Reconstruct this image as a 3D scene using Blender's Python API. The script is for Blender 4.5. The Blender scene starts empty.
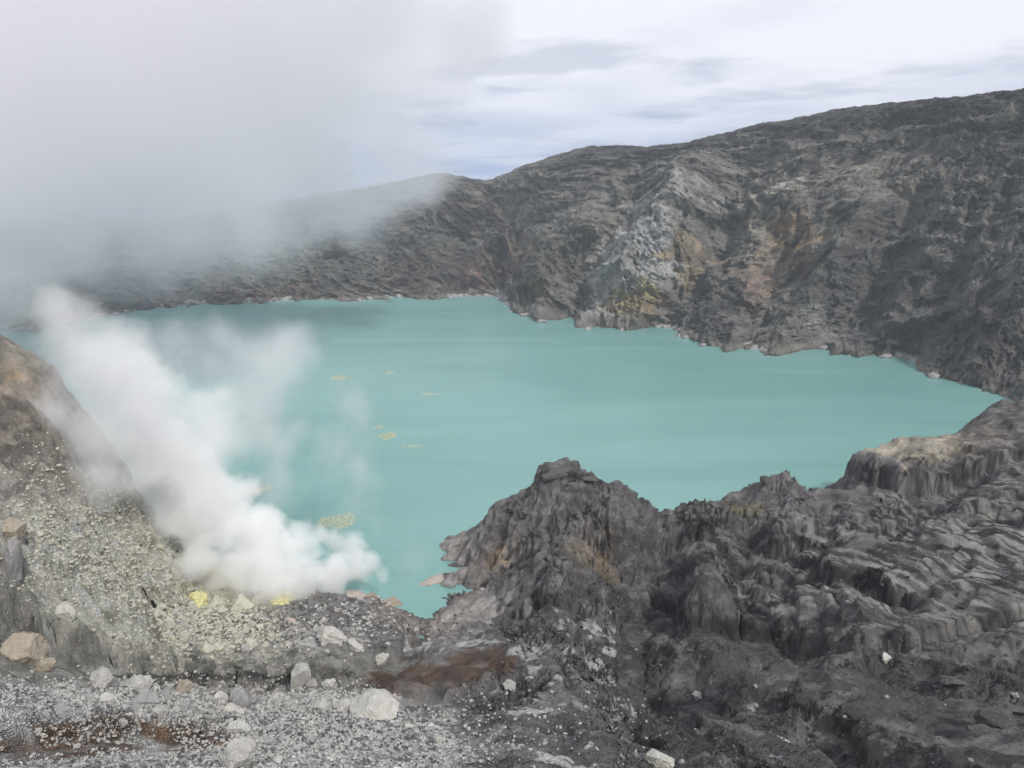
import bpy, math, random, time, os
import numpy as np
from mathutils import Vector
from mathutils.bvhtree import BVHTree
T0 = time.time()
random.seed(7)
RNG = np.random.RandomState(11)
sc = bpy.context.scene
COL = sc.collection
H = 110.0                      # camera height above the lake (z = 0)
PITCH = math.radians(13.8)
F = 790.0
CP, SP = math.cos(PITCH), math.sin(PITCH)

# ------------------------------------------------------------------ camera
cam = bpy.data.cameras.new('camera')
cam.sensor_width = 36.0
cam.lens = F / 1024.0 * 36.0
cam.clip_start = 0.5
cam.clip_end = 30000
camo = bpy.data.objects.new('camera', cam)
COL.objects.link(camo)
camo.location = (0, 0, H)
camo.rotation_euler = (math.pi / 2 - PITCH, 0, 0)
sc.camera = camo


def ray(u, v):
    a = (u - 512) / F
    b = (384 - v) / F
    return (a, CP + b * SP, -SP + b * CP)


def at(u, v, D):
    """point seen at pixel u, v whose forward distance is D"""
    d = ray(u, v)
    t = D / d[1]
    return (t * d[0], D, H + t * d[2])


def on_lake(u, v, z=0.0):
    d = ray(u, v)
    t = (z - H) / d[2]
    return (t * d[0], t * d[1], z)


def lin(c):
    c = np.asarray(c, float) / 255.0
    return np.where(c <= 0.04045, c / 12.92, ((c + 0.055) / 1.055) ** 2.4)


# ------------------------------------------------------------------ noise
_G = RNG.rand(256, 256) * 2 * np.pi
_GX, _GY = np.cos(_G).ravel(), np.sin(_G).ravel()
_V3 = (RNG.rand(64, 64, 64) * 2 - 1).ravel().astype(np.float32)


def n2(x, y):
    """2-D gradient noise, about -0.7 .. 0.7"""
    xi = np.floor(x).astype(np.int64); yi = np.floor(y).astype(np.int64)
    fx = x - xi; fy = y - yi
    u = fx * fx * fx * (fx * (fx * 6 - 15) + 10)
    v = fy * fy * fy * (fy * (fy * 6 - 15) + 10)
    x0 = xi & 255; x1 = (xi + 1) & 255; y0 = (yi & 255) * 256; y1 = ((yi + 1) & 255) * 256
    a = y0 + x0; b = y0 + x1; c = y1 + x0; d = y1 + x1
    na = _GX[a] * fx + _GY[a] * fy
    nb = _GX[b] * (fx - 1) + _GY[b] * fy
    nc = _GX[c] * fx + _GY[c] * (fy - 1)
    nd = _GX[d] * (fx - 1) + _GY[d] * (fy - 1)
    ab = na + u * (nb - na); cd = nc + u * (nd - nc)
    return ab + v * (cd - ab)


def n3(x, y, z):
    """3-D value noise -1 .. 1"""
    xi = np.floor(x).astype(np.int64); yi = np.floor(y).astype(np.int64); zi = np.floor(z).astype(np.int64)
    fx = x - xi; fy = y - yi; fz = z - zi
    fx = fx * fx * (3 - 2 * fx); fy = fy * fy * (3 - 2 * fy); fz = fz * fz * (3 - 2 * fz)
    x0 = xi & 63; x1 = (xi + 1) & 63
    y0 = (yi & 63) * 64; y1 = ((yi + 1) & 63) * 64
    z0 = (zi & 63) * 4096; z1 = ((zi + 1) & 63) * 4096

    def L(zz):
        a = _V3[zz + y0 + x0]; b = _V3[zz + y0 + x1]; c = _V3[zz + y1 + x0]; d = _V3[zz + y1 + x1]
        ab = a + fx * (b - a); cd = c + fx * (d - c)
        return ab + fy * (cd - ab)
    p = L(z0); q = L(z1)
    return p + fz * (q - p)


def fbm2(x, y, o=4, g=0.5):
    s = 0; a = 1
    for i in range(o):
        s = s + a * n2(x + 17.3 * i, y - 9.1 * i); x = x * 2.03; y = y * 2.03; a *= g
    return s


def rid2(x, y, o=4, g=0.5):
    """ridged noise 0..1-ish, sharp crests up"""
    s = 0; a = 1; w = 1
    for i in range(o):
        n = 1 - np.abs(n2(x + 31.7 * i, y + 5.3 * i)) * 2.2
        n = n * n
        s = s + a * n * w
        w = np.clip(n * 1.3, 0, 1)
        x = x * 2.07; y = y * 2.07; a *= g
    return s


def fbm3(x, y, z, o=4, g=0.5):
    s = 0; a = 1
    for i in range(o):
        s = s + a * n3(x + 7.7 * i, y - 3.1 * i, z + 1.9 * i); x = x * 2.05; y = y * 2.05; z = z * 2.05; a *= g
    return s


_H1 = RNG.rand(65536); _H2 = RNG.rand(65536); _H3 = RNG.rand(65536)


def hcell(ix, iy):
    return ((ix * 73856093) ^ (iy * 19349663)) & 65535


def worley(x, y):
    """F1 distance, F2 distance and the random value of the nearest cell"""
    xi = np.floor(x).astype(np.int64); yi = np.floor(y).astype(np.int64)
    d1 = np.full(x.shape, 9.0); d2 = np.full(x.shape, 9.0); val = np.zeros(x.shape)
    for dx in (-1, 0, 1):
        for dy in (-1, 0, 1):
            h = hcell(xi + dx, yi + dy)
            px = xi + dx + _H1[h]; py = yi + dy + _H2[h]
            d = np.hypot(x - px, y - py)
            m = d < d1
            d2 = np.where(m, d1, np.minimum(d2, d))
            val = np.where(m, _H3[h], val)
            d1 = np.where(m, d, d1)
    return d1, d2, val


def flutes(x, y, gx, gy, L):
    """stripes that run down the slope: erosion gullies, -1..1"""
    gl = np.hypot(gx, gy) + 1e-6
    ax, ay = -gy / gl, gx / gl
    px, py = x / L, y / L
    xi = np.floor(px).astype(np.int64); yi = np.floor(py).astype(np.int64)
    s = 0; w_ = 0
    for dx in (-1, 0, 1, 2):
        for dy in (-1, 0, 1, 2):
            cx = xi + dx - 0.0; cy = yi + dy - 0.0
            h = hcell(xi + dx, yi + dy)
            qx = px - (xi + dx - 0.5 + (_H1[h] - .5) * .6); qy = py - (yi + dy - 0.5 + (_H2[h] - .5) * .6)
            w = np.exp(-(qx * qx + qy * qy) * 2.2)
            s = s + w * np.cos((qx * ax + qy * ay) * 2 * np.pi * 1.0 + 6.28 * _H3[h] * 0.25)
            w_ = w_ + w
    return s / (w_ + 1e-9)


def sstep(a, b, x):
    t = np.clip((x - a) / (b - a), 0, 1)
    return t * t * (3 - 2 * t)


def project(x, y, z):
    zz = z - H
    dep = y * CP - zz * SP
    up = y * SP + zz * CP
    dep = np.maximum(dep, 1.0)
    return 512 + F * x / dep, 384 - F * up / dep


def blob(u, v, cu, cv, ru, rv, rot=0.0):
    """soft elliptical patch 0..1"""
    r = math.radians(rot)
    du = u - cu; dv = v - cv
    a = (du * math.cos(r) + dv * math.sin(r)) / ru
    b = (-du * math.sin(r) + dv * math.cos(r)) / rv
    return np.exp(-(a * a + b * b))


def grid_mesh(name, P, colour=None, smooth=True, mask=None):
    """P: rows x cols x 3"""
    R, C = P.shape[:2]
    me = bpy.data.meshes.new(name)
    nv = R * C
    i = np.arange(nv).reshape(R, C)
    q = np.stack([i[:-1, :-1], i[:-1, 1:], i[1:, 1:], i[1:, :-1]], -1).reshape(-1, 4)
    me.vertices.add(nv)
    me.vertices.foreach_set('co', P.reshape(-1).astype(np.float32))
    me.loops.add(q.size)
    me.loops.foreach_set('vertex_index', q.reshape(-1).astype(np.int32))
    me.polygons.add(len(q))
    me.polygons.foreach_set('loop_start', np.arange(0, q.size, 4, dtype=np.int32))
    me.polygons.foreach_set('loop_total', np.full(len(q), 4, dtype=np.int32))
    me.polygons.foreach_set('use_smooth', np.full(len(q), smooth, dtype=bool))
    me.update(calc_edges=True)
    if colour is not None:
        at_ = me.color_attributes.new('rock_colour', 'FLOAT_COLOR', 'POINT')
        c4 = np.ones((nv, 4), np.float32); c4[:, :3] = colour.reshape(-1, 3)
        if mask is not None: c4[:, 3] = mask.reshape(-1)
        at_.data.foreach_set('color', c4.reshape(-1))
    o = bpy.data.objects.new(name, me)
    COL.objects.link(o)
    return o


# ------------------------------------------------------------------ materials
def new_mat(name):
    m = bpy.data.materials.new(name)
    m.use_nodes = True
    nt = m.node_tree
    for n in list(nt.nodes):
        if n.type != 'OUTPUT_MATERIAL':
            nt.nodes.remove(n)
    out = [n for n in nt.nodes if n.type == 'OUTPUT_MATERIAL'][0]
    return m, nt, out


def N(nt, t, **kw):
    n = nt.nodes.new(t)
    for k, v in kw.items():
        if k.startswith('_'):
            setattr(n, k[1:], v)
        else:
            n.inputs[k.replace('_', ' ')].default_value = v
    return n


def rock_material(name, scales, bump, rough=0.92, base=None, spec=0.2, amp=0.45, speck=None, ridge=None):
    """rock whose colour comes from the mesh attribute (or one base colour), broken up by noise"""
    m, nt, out = new_mat(name)
    L = nt.links
    bs = N(nt, 'ShaderNodeBsdfPrincipled', Roughness=rough)
    bs.inputs['Specular IOR Level'].default_value = spec
    L.new(bs.outputs[0], out.inputs[0])
    tc = N(nt, 'ShaderNodeNewGeometry')
    if base is None:
        col = N(nt, 'ShaderNodeAttribute', _attribute_name='rock_colour').outputs['Color']
    else:
        rgb = N(nt, 'ShaderNodeRGB'); rgb.outputs[0].default_value = (*base, 1)
        col = rgb.outputs[0]
    hgt = None
    tot = None
    for k, (s, w) in enumerate(scales):
        n = N(nt, 'ShaderNodeTexNoise', Scale=s, Detail=6.0, Roughness=0.65)
        n.inputs['Distortion'].default_value = 0.4
        L.new(tc.outputs['Position'], n.inputs['Vector'])
        mm = N(nt, 'ShaderNodeMath', _operation='MULTIPLY'); mm.inputs[1].default_value = w
        L.new(n.outputs['Fac'], mm.inputs[0])
        if tot is None:
            tot = mm.outputs[0]
        else:
            ad = N(nt, 'ShaderNodeMath', _operation='ADD')
            L.new(tot, ad.inputs[0]); L.new(mm.outputs[0], ad.inputs[1]); tot = ad.outputs[0]
    W = sum(w for s, w in scales)
    mr = N(nt, 'ShaderNodeMapRange')
    mr.inputs['From Min'].default_value = W * 0.3; mr.inputs['From Max'].default_value = W * 0.7
    mr.inputs['To Min'].default_value = 1 - amp; mr.inputs['To Max'].default_value = 1 + amp
    L.new(tot, mr.inputs['Value'])
    mx = N(nt, 'ShaderNodeVectorMath', _operation='SCALE')
    L.new(col, mx.inputs[0]); L.new(mr.outputs[0], mx.inputs['Scale'])
    if speck:
        # every pebble has its own shade, strongest where the ground is rubble
        at2 = N(nt, 'ShaderNodeAttribute', _attribute_name='rock_colour')
        cur = mx.outputs[0]
        for s_, a_ in speck:
            v_ = N(nt, 'ShaderNodeTexVoronoi', Scale=s_); L.new(tc.outputs['Position'], v_.inputs['Vector'])
            sp = N(nt, 'ShaderNodeSeparateColor'); L.new(v_.outputs['Color'], sp.inputs[0])
            r_ = N(nt, 'ShaderNodeMapRange'); r_.inputs['To Min'].default_value = 1 - a_; r_.inputs['To Max'].default_value = 1 + a_
            L.new(sp.outputs[0], r_.inputs['Value'])
            mi = N(nt, 'ShaderNodeMix', _data_type='FLOAT'); L.new(at2.outputs['Alpha'], mi.inputs['Factor']); mi.inputs['A'].default_value = 1; L.new(r_.outputs[0], mi.inputs['B'])
            m2 = N(nt, 'ShaderNodeVectorMath', _operation='SCALE'); L.new(cur, m2.inputs[0]); L.new(mi.outputs['Result'], m2.inputs['Scale']); cur = m2.outputs[0]
        L.new(cur, bs.inputs['Base Color'])
    else:
        L.new(mx.outputs[0], bs.inputs['Base Color'])
    # bump
    vo = N(nt, 'ShaderNodeTexVoronoi', Scale=scales[-1][0] * 1.3)
    vo.feature = 'F1'
    L.new(tc.outputs['Position'], vo.inputs['Vector'])
    ad = N(nt, 'ShaderNodeMath', _operation='MULTIPLY_ADD')
    ad.inputs[1].default_value = -0.5 * W
    L.new(vo.outputs['Distance'], ad.inputs[0]); L.new(tot, ad.inputs[2])
    bp = N(nt, 'ShaderNodeBump', Strength=1.0, Distance=bump)
    if ridge:
        # cracked, ridged relief at two sizes
        cur = ad.outputs[0]
        for s_, a_ in ridge:
            rg = N(nt, 'ShaderNodeTexNoise', _noise_type='RIDGED_MULTIFRACTAL', Scale=s_, Detail=5.0, Roughness=.55, Lacunarity=2.1)
            rg.normalize = True
            mpz = N(nt, 'ShaderNodeMapping'); mpz.inputs['Scale'].default_value = (1, 1, 1.5)
            L.new(tc.outputs['Position'], mpz.inputs['Vector']); L.new(mpz.outputs[0], rg.inputs['Vector'])
            ma = N(nt, 'ShaderNodeMath', _operation='MULTIPLY_ADD'); ma.inputs[1].default_value = a_
            L.new(rg.outputs['Fac'], ma.inputs[0]); L.new(cur, ma.inputs[2]); cur = ma.outputs[0]
        L.new(cur, bp.inputs['Height'])
    else:
        L.new(ad.outputs[0], bp.inputs['Height'])
    L.new(bp.outputs[0], bs.inputs['Normal'])
    return m


MAT_NEAR = rock_material('ash_and_rock', [(0.25, 1.0), (1.1, 1.0), (5.0, 0.9)], 0.5, speck=[(1.1, .35), (2.6, .55)], ridge=[(.16, .8), (.7, 1.2)], amp=.36)
MAT_FAR = rock_material('crater_rock', [(0.05, 1.0), (0.22, 1.0), (0.9, 0.8)], 2.6, amp=0.42, ridge=[(.035, 1.7), (.16, 1.5)])

K = 0.50      # sky light that a typical slope receives; albedo = wanted colour / K


def paint(colr, w, rgb):
    w = np.clip(w, 0, 1)[..., None]
    c = lin(rgb) / K; g = c.mean()
    return colr * (1 - w) + (g + (c - g) * .72) * w


# ------------------------------------------------------------------ near terrain
# (pixel u, pixel v, forward distance): points on the visible slopes
CT = [
    # left flank of the crater, falling from the upper left to the vents
    (-260, 150, 150), (-260, 330, 120), (-260, 500, 85), (-260, 650, 58), (-260, 768, 42),
    (-120, 240, 160), (-120, 420, 130), (-120, 600, 78), (-120, 700, 60),
    (0, 333, 170), (0, 400, 150), (0, 460, 135), (0, 520, 118), (0, 575, 104), (14, 610, 96), (0, 645, 86), (0, 680, 72), (0, 720, 60), (0, 768, 49),
    (50, 366, 178), (50, 440, 152), (50, 500, 138), (50, 560, 128), (40, 600, 116), (60, 640, 108), (40, 662, 88), (60, 700, 72), (60, 768, 50),
    (110, 444, 186), (100, 500, 165), (110, 560, 150), (110, 600, 140), (110, 640, 126), (120, 660, 116), (110, 684, 82), (110, 720, 64), (110, 768, 50),
    (160, 520, 192), (160, 560, 176), (160, 600, 162), (160, 640, 148), (170, 668, 124), (160, 692, 82), (160, 768, 51),
    (200, 580, 194), (205, 610, 172), (210, 640, 158), (220, 675, 126), (215, 696, 84), (220, 730, 66), (220, 768, 52),
    (250, 598, 186), (260, 620, 172), (260, 650, 150), (270, 682, 122), (270, 700, 85), (270, 768, 53),
    (320, 592, 188), (300, 620, 168), (320, 645, 150), (320, 664, 134), (330, 686, 110), (330, 702, 84), (330, 735, 66), (330, 768, 54),
    (370, 600, 186), (400, 611, 183), (421, 632, 180), (380, 632, 168), (372, 655, 146), (380, 676, 122), (372, 715, 80), (400, 735, 70), (400, 768, 56),
    # brown ledge
    (410, 652, 138), (450, 652, 136), (500, 650, 134), (420, 684, 116), (470, 682, 118), (440, 702, 96), (470, 720, 84), (450, 745, 68), (470, 768, 57),
    (445, 635, 170),
    # slope with white patches
    (540, 622, 146), (560, 645, 134), (520, 668, 118), (560, 690, 100), (600, 660, 122), (620, 690, 102), (560, 730, 78), (620, 730, 77), (560, 768, 58), (640, 768, 58), (700, 768, 57),
    # central crag
    (545, 470, 212), (562, 470, 212), (600, 479, 214), (630, 487, 216), (650, 500, 218), (664, 521, 216),
    (520, 492, 212), (500, 508, 214), (480, 520, 220), (458, 536, 230), (470, 556, 216), (462, 580, 204), (446, 602, 192), (436, 622, 184), (480, 600, 190), (500, 560, 204), (520, 535, 205),
    (560, 515, 200), (560, 545, 190), (540, 560, 188), (556, 583, 168), (545, 606, 160), (500, 610, 178), (590, 600, 164), (600, 560, 184), (620, 530, 200), (640, 545, 194),
    # bowl
    (660, 560, 188), (640, 600, 166), (620, 630, 142), (660, 640, 142), (650, 680, 124), (690, 660, 136), (700, 620, 156), (660, 590, 172), (740, 640, 140), (730, 610, 156),
    # ridge right of the bowl
    (676, 508, 220), (690, 502, 222), (715, 510, 218), (735, 512, 216), (700, 545, 196), (710, 575, 172), (740, 560, 190), (700, 590, 160), (740, 592, 160),
    (760, 487, 224), (772, 476, 226), (798, 476, 227), (812, 494, 228), (822, 503, 226), (790, 520, 212), (770, 545, 200), (790, 575, 180), (790, 610, 156), (800, 632, 140),
    # butte on the right
    (836, 500, 226), (842, 470, 246), (856, 448, 252), (900, 440, 262), (950, 436, 268), (885, 462, 240), (920, 468, 232), (960, 458, 232), (860, 505, 222), (900, 505, 220), (930, 500, 218),
    (975, 418, 276), (992, 406, 284), (1024, 412, 282), (1120, 380, 300), (1230, 350, 300),
    # layered ash slopes
    (810, 515, 206), (850, 530, 200), (900, 545, 190), (850, 562, 178), (900, 575, 170), (950, 560, 178), (870, 600, 152), (930, 600, 152), (1000, 590, 150),
    (970, 480, 218), (1024, 470, 220), (1024, 520, 190), (980, 520, 196), (1024, 565, 164), (1130, 480, 200), (1130, 560, 160), (1240, 450, 190), (1240, 560, 140),
    (960, 628, 134), (1024, 612, 138), (900, 640, 132), (850, 642, 133), (1024, 660, 116), (970, 655, 120), (1130, 640, 110), (1250, 660, 85),
    # front ridges
    (650, 706, 94), (690, 682, 100), (720, 678, 98), (760, 710, 82), (800, 745, 68), (835, 768, 60), (700, 720, 80), (740, 745, 68),
    (752, 662, 122), (800, 650, 126), (850, 654, 122), (900, 664, 114), (950, 678, 108), (1024, 702, 98), (1130, 720, 84),
    (790, 690, 104), (850, 700, 98), (900, 700, 98), (960, 720, 86), (860, 750, 76), (830, 735, 82), (920, 768, 66), (1024, 768, 64), (1130, 768, 60),
]
PTS = [at(*c) for c in CT]
# open water close to the shores (underwater ground), then the deep
for u, v, z in [(215, 560, -2), (250, 575, -1.5), (300, 570, -3), (350, 582, -3), (400, 594, -3), (426, 604, -2), (431, 615, -1), (436, 598, -1.5), (424, 570, -4), (440, 560, -2),
                (436, 540, -4), (450, 522, -4), (470, 500, -6), (500, 470, -8), (380, 560, -8), (300, 520, -10), (200, 530, -5), (150, 460, -5), (100, 400, -6), (60, 370, -6)]:
    PTS.append(on_lake(u, v, z))
for x, y in [(0, 252), (20, 250), (45, 248), (60, 262), (85, 262), (100, 270), (118, 285), (150, 300), (190, 318), (230, 325), (-160, 260), (-200, 300), (-20, 258), (40, 300), (100, 320), (0, 330), (-100, 330), (200, 345), (-260, 300)]:
    PTS.append((x, y, -8.0))
for r_, z_ in ((6, 104.5), (12, 100), (20, 94.5), (31, 86)):
    for a_ in (-55, -35, -15, 0, 15, 35, 55):
        PTS.append((r_ * math.sin(math.radians(a_)), r_ * math.cos(math.radians(a_)), z_ - (2 if abs(a_) < 20 and r_ > 15 else 0)))
PTS = np.array(PTS)


def rbf_fit(P):
    q = np.stack([np.arctan2(P[:, 0], P[:, 1]), np.log(np.hypot(P[:, 0], P[:, 1]))], 1)
    d = np.sqrt(((q[:, None] - q[None]) ** 2).sum(-1) + RC)
    n = len(q)
    A = np.zeros((n + 3, n + 3)); A[:n, :n] = d
    A[:n, n] = 1; A[:n, n + 1:] = q; A[n, :n] = 1; A[n + 1:, :n] = q.T
    A[:n, :n] -= np.eye(n) * 0.004
    b = np.zeros(n + 3); b[:n] = P[:, 2]
    return q, np.linalg.solve(A, b)


RC = 0.00006
Q, Wt = rbf_fit(PTS)
NC, NR = 1200, 1250
th = np.linspace(math.radians(-47), math.radians(47), NC)
rr = np.concatenate([np.geomspace(7, 38, 80)[:-1], np.geomspace(38, 365, NR)])
TH, RR = np.meshgrid(th, rr)
X = RR * np.sin(TH); Y = RR * np.cos(TH)
LR = np.log(RR)
Z = Wt[-3] + Wt[-2] * TH + Wt[-1] * LR
for k in range(len(Q)):
    Z += Wt[k] * np.sqrt((TH - Q[k, 0]) ** 2 + (LR - Q[k, 1]) ** 2 + RC)
print('rbf', time.time() - T0)


def grad(Z):
    zr = np.gradient(Z, axis=0) / np.gradient(RR, axis=0)
    zt = np.gradient(Z, axis=1) / (np.gradient(TH, axis=1) * RR)
    s, c = np.sin(TH), np.cos(TH)
    return zr * s + zt * c, zr * c - zt * s


UB, VB = project(X, Y, Z)
# masks of the kinds of ground (where they lie on the terrain)
wu = UB + 22 * fbm2(X / 9, Y / 9, 4); wv = VB + 16 * fbm2(X / 9 + 50, Y / 9, 4)
hill = sstep(500, 380, wu) * sstep(676, 700, wv)                       # gravel hill at the lower left
hill = np.clip(hill + blob(wu, wv, 400, 750, 90, 40) , 0, 1)
strat = np.clip(blob(wu, wv, 900, 570, 150, 48, 8) * 1.5 + blob(wu, wv, 1010, 500, 90, 50) * 1.4 + blob(wu, wv, 1150, 540, 130, 110) * 1.4 + blob(wu, wv, 230, 672, 110, 14) * 1.2, 0, 1)
crag = np.clip(blob(wu, wv, 560, 550, 120, 85) * 1.6 + blob(wu, wv, 760, 520, 110, 45) * 1.5 + blob(wu, wv, 900, 480, 70, 45) + blob(wu, wv, 40, 420, 90, 70) * 1.2, 0, 1)
soil = np.clip(sstep(.35, .7, blob(UB, VB, 445, 668, 58, 18, -14) * 1.6) + sstep(.35, .7, blob(UB, VB, 80, 728, 105, 12, -2) * 1.6) + sstep(.3, .7, blob(UB, VB, 825, 722, 44, 24, 35)), 0, 1)
rubble = np.clip(blob(wu, wv, 225, 630, 75, 26, 10) * 1.5 + blob(wu, wv, 110, 560, 110, 60, 25) * .8 + hill, 0, 1)

NF = sstep(8, 45, RR)                             # calmer ground right under the viewer
ZBASE = Z.copy()
# z-buffer of the smooth base: finds where a pixel meets it
_d = np.hypot(X, Y)
_iu = (UB / 4).astype(int); _iv = (VB / 4).astype(int)
_ok = (_iu >= 0) & (_iu < 256) & (_iv >= 0) & (_iv < 192) & (Y > 15)
_idx = np.nonzero(_ok.ravel())[0]; _o = np.argsort(-_d[_ok], kind='stable')
BUF = np.full(256 * 192, -1, np.int64); BUF[(_iv * 256 + _iu)[_ok][_o]] = _idx[_o]; BUF = BUF.reshape(192, 256)


def base_at(u, v):
    iu, iv = min(max(int(u / 4), 0), 255), min(max(int(v / 4), 0), 191)
    for r in range(0, 12):
        for a in range(iv - r, iv + r + 1):
            for b in range(iu - r, iu + r + 1):
                if 0 <= a < 192 and 0 <= b < 256 and BUF[a, b] >= 0:
                    return X.flat[BUF[a, b]], Y.flat[BUF[a, b]]
    return 0, 100


def lines(pts, wob=2.5):
    w_ = [base_at(*p) for p in pts]
    xs_ = [p[0] for p in w_]; ys_ = [p[1] for p in w_]
    R_ = 26
    m = (X > min(xs_) - R_) & (X < max(xs_) + R_) & (Y > min(ys_) - R_) & (Y < max(ys_) + R_)
    x_ = X[m] + wob * fbm2(X[m] / 11, Y[m] / 11, 4); y_ = Y[m] + wob * fbm2(X[m] / 11 + 60, Y[m] / 11, 4)
    best = np.full(x_.shape, 1e9)
    for (a, b), (c, d) in zip(w_[:-1], w_[1:]):
        ex, ey = c - a, d - b
        t = np.clip(((x_ - a) * ex + (y_ - b) * ey) / (ex * ex + ey * ey + 1e-6), 0, 1)
        best = np.minimum(best, np.hypot(x_ - a - t * ex, y_ - b - t * ey))
    return m, best


for pts, depth, k in [
    ([(548, 527), (522, 548), (495, 563), (465, 577)], 3.5, .8),
    ([(575, 520), (600, 540), (618, 572), (634, 610)], 3.5, .7),
    ([(666, 524), (656, 560), (646, 600), (650, 650), (655, 690)], 8, .75),
    ([(740, 520), (748, 545), (742, 580), (738, 604)], 6, .8),
    ([(832, 506), (812, 522), (785, 540)], 4, .8),
    ([(760, 565), (786, 592), (798, 622), (780, 640), (735, 652), (695, 680)], 7, .7),
    ([(575, 592), (592, 622), (622, 652), (645, 690)], 5, .7),
    ([(522, 604), (512, 625)], 3, .8),
    ([(1060, 648), (1000, 650), (950, 646), (900, 648), (850, 646), (805, 640)], 7, .8),
    ([(782, 704), (812, 724), (850, 752), (880, 775)], 5, .6),
    ([(640, 716), (668, 738), (705, 765)], 3.5, .7),
    ([(400, 692), (440, 704), (500, 694), (530, 668)], 2, .6),
    ([(20, 606), (60, 638), (110, 655), (170, 668), (230, 677)], 5, .8),
    ([(240, 678), (330, 676), (400, 648)], 4, .8),
    ([(965, 452), (932, 480), (905, 508), (880, 525)], 6, .8),
    ([(1024, 495), (985, 506), (950, 520), (905, 528)], 3, .6),
    ([(905, 590), (870, 575), (830, 572), (790, 560)], 4, .8),
    ([(690, 545), (682, 575), (672, 600)], 3, .8), ([(610, 485), (604, 505), (612, 530)], 2.5, .8), ([(520, 500), (508, 520), (492, 535)], 2.5, .8), ([(640, 500), (632, 520), (640, 540)], 2.2, .8),
]:
    m, d_ = lines(pts)
    Z[m] -= 1.25 * np.clip(depth - .8 * k * d_, 0, None)
for pts, hgt_, k in [
    ([(575, 478), (562, 515), (560, 540), (556, 583), (566, 620)], 3, .8),
    ([(562, 516), (530, 535), (500, 552)], 2.5, .8),
    ([(700, 505), (702, 530), (696, 560), (700, 590)], 4, .8),
    ([(652, 700), (695, 681), (727, 679), (750, 698), (778, 726), (825, 756)], 4, .75),
    ([(738, 677), (790, 648), (820, 657), (888, 660), (960, 685), (1024, 702)], 4, .7),
    ([(590, 480), (596, 510), (604, 530)], 2, .8), ([(535, 480), (520, 505), (500, 530)], 2, .7), ([(785, 478), (790, 500), (775, 530)], 2.5, .8),
    ([(870, 455), (880, 490)], 2, .8), ([(540, 625), (580, 655), (620, 690), (660, 730), (700, 768)], 2.5, .5),
]:
    m, d_ = lines(pts)
    Z[m] += np.clip(hgt_ - k * d_, 0, None)
# gullies
gx, gy = grad(Z)
sl = np.hypot(gx, gy)
wx = X + 5 * fbm2(X / 22, Y / 22, 3); wy = Y + 5 * fbm2(X / 22 + 40, Y / 22 + 9, 3)
for L_, a_ in ((22, 1.8), (10, 1.1), (4.6, 0.2)):
    s_ = np.clip(sl, 0, 1.3)
    f = flutes(wx, wy, gx, gy, L_)
    Z = Z + a_ * s_ * (np.abs(f) * 1.6 - 0.8) * (0.35 + 0.75 * crag + .25 * (1 - hill)) * (1 - 0.6 * strat)
    gx, gy = grad(Z)
    sl = np.hypot(gx, gy)
# rock relief
Z += 1.5 * (rid2(X / 19, Y / 19, 3, .5) - .9) * (0.55 + .5 * crag) * (1 - .6 * hill)
Z += .5 * fbm2(X / 6, Y / 6, 2) * (1 - .5 * hill)


# strata: the slope is cut into benches
def benches(Z, per, sharp, warp):
    q = (Z + warp) / per
    k = np.floor(q); f = q - k
    f2 = sstep(0.5 - sharp, 0.5 + sharp, f)
    return (k + f2) * per - warp


wz = 1.6 * fbm2(X / 30, Y / 30, 4)
Zs = benches(Z, 3.2, .18, wz)
Zs = benches(Zs, 1.0, .24, wz * .3 + .3 * fbm2(X / 6, Y / 6, 2))
Z = Z + (Zs - Z) * np.clip(strat + .12 + .15 * crag, 0, 1) * (1 - hill * .9)
Z = ZBASE + (Z - ZBASE) * (.12 + .88 * NF)


# ledges cut into the slopes: (polyline of pixels on the ledge edge, drop below it in m, reach in px)
def polydist(u, v, pts):
    best = np.full(u.shape, 1e9); side = np.zeros(u.shape)
    for (a, b), (c, d) in zip(pts[:-1], pts[1:]):
        ex, ey = c - a, d - b
        t = np.clip(((u - a) * ex + (v - b) * ey) / (ex * ex + ey * ey), 0, 1)
        px, py = u - (a + t * ex), v - (b + t * ey)
        dd = np.hypot(px, py)
        m = dd < best
        best = np.where(m, dd, best)
        side = np.where(m, np.sign(ex * (v - b) - ey * (u - a)), side)
    return best, side


LEDGES = [
    ([(-20, 716), (60, 712), (120, 708), (150, 716), (190, 710)], 3.2, 34),
    ([(20, 600), (60, 622), (110, 636), (170, 652), (230, 664)], 5.0, 36),
    ([(240, 668), (300, 664), (340, 660), (400, 640)], 3.6, 24),
    ([(395, 684), (450, 688), (500, 668), (520, 645)], 2.4, 30),
    ([(528, 598), (545, 585), (566, 590), (575, 600)], 5.0, 20),
    ([(470, 560), (520, 545), (545, 524), (562, 520), (590, 530), (606, 542)], 2.6, 12),
    ([(640, 536), (670, 540), (700, 526), (722, 515)], 3.2, 14),
    ([(680, 600), (720, 608), (760, 622), (800, 632)], 4.6, 26),
    ([(760, 536), (790, 545), (820, 560), (860, 568), (905, 590)], 4.5, 20),
    ([(940, 500), (985, 505), (1030, 520)], 3.0, 14),
    ([(842, 456), (875, 463), (905, 472), (935, 476), (962, 464), (990, 456)], 6, 36),
    ([(800, 632), (860, 632), (920, 630), (980, 614), (1060, 596)], 3.6, 20),
    ([(770, 690), (800, 692), (840, 712), (868, 745)], 2.6, 40),
    ([(640, 706), (690, 690), (730, 700)], 1.6, 16),
]
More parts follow.
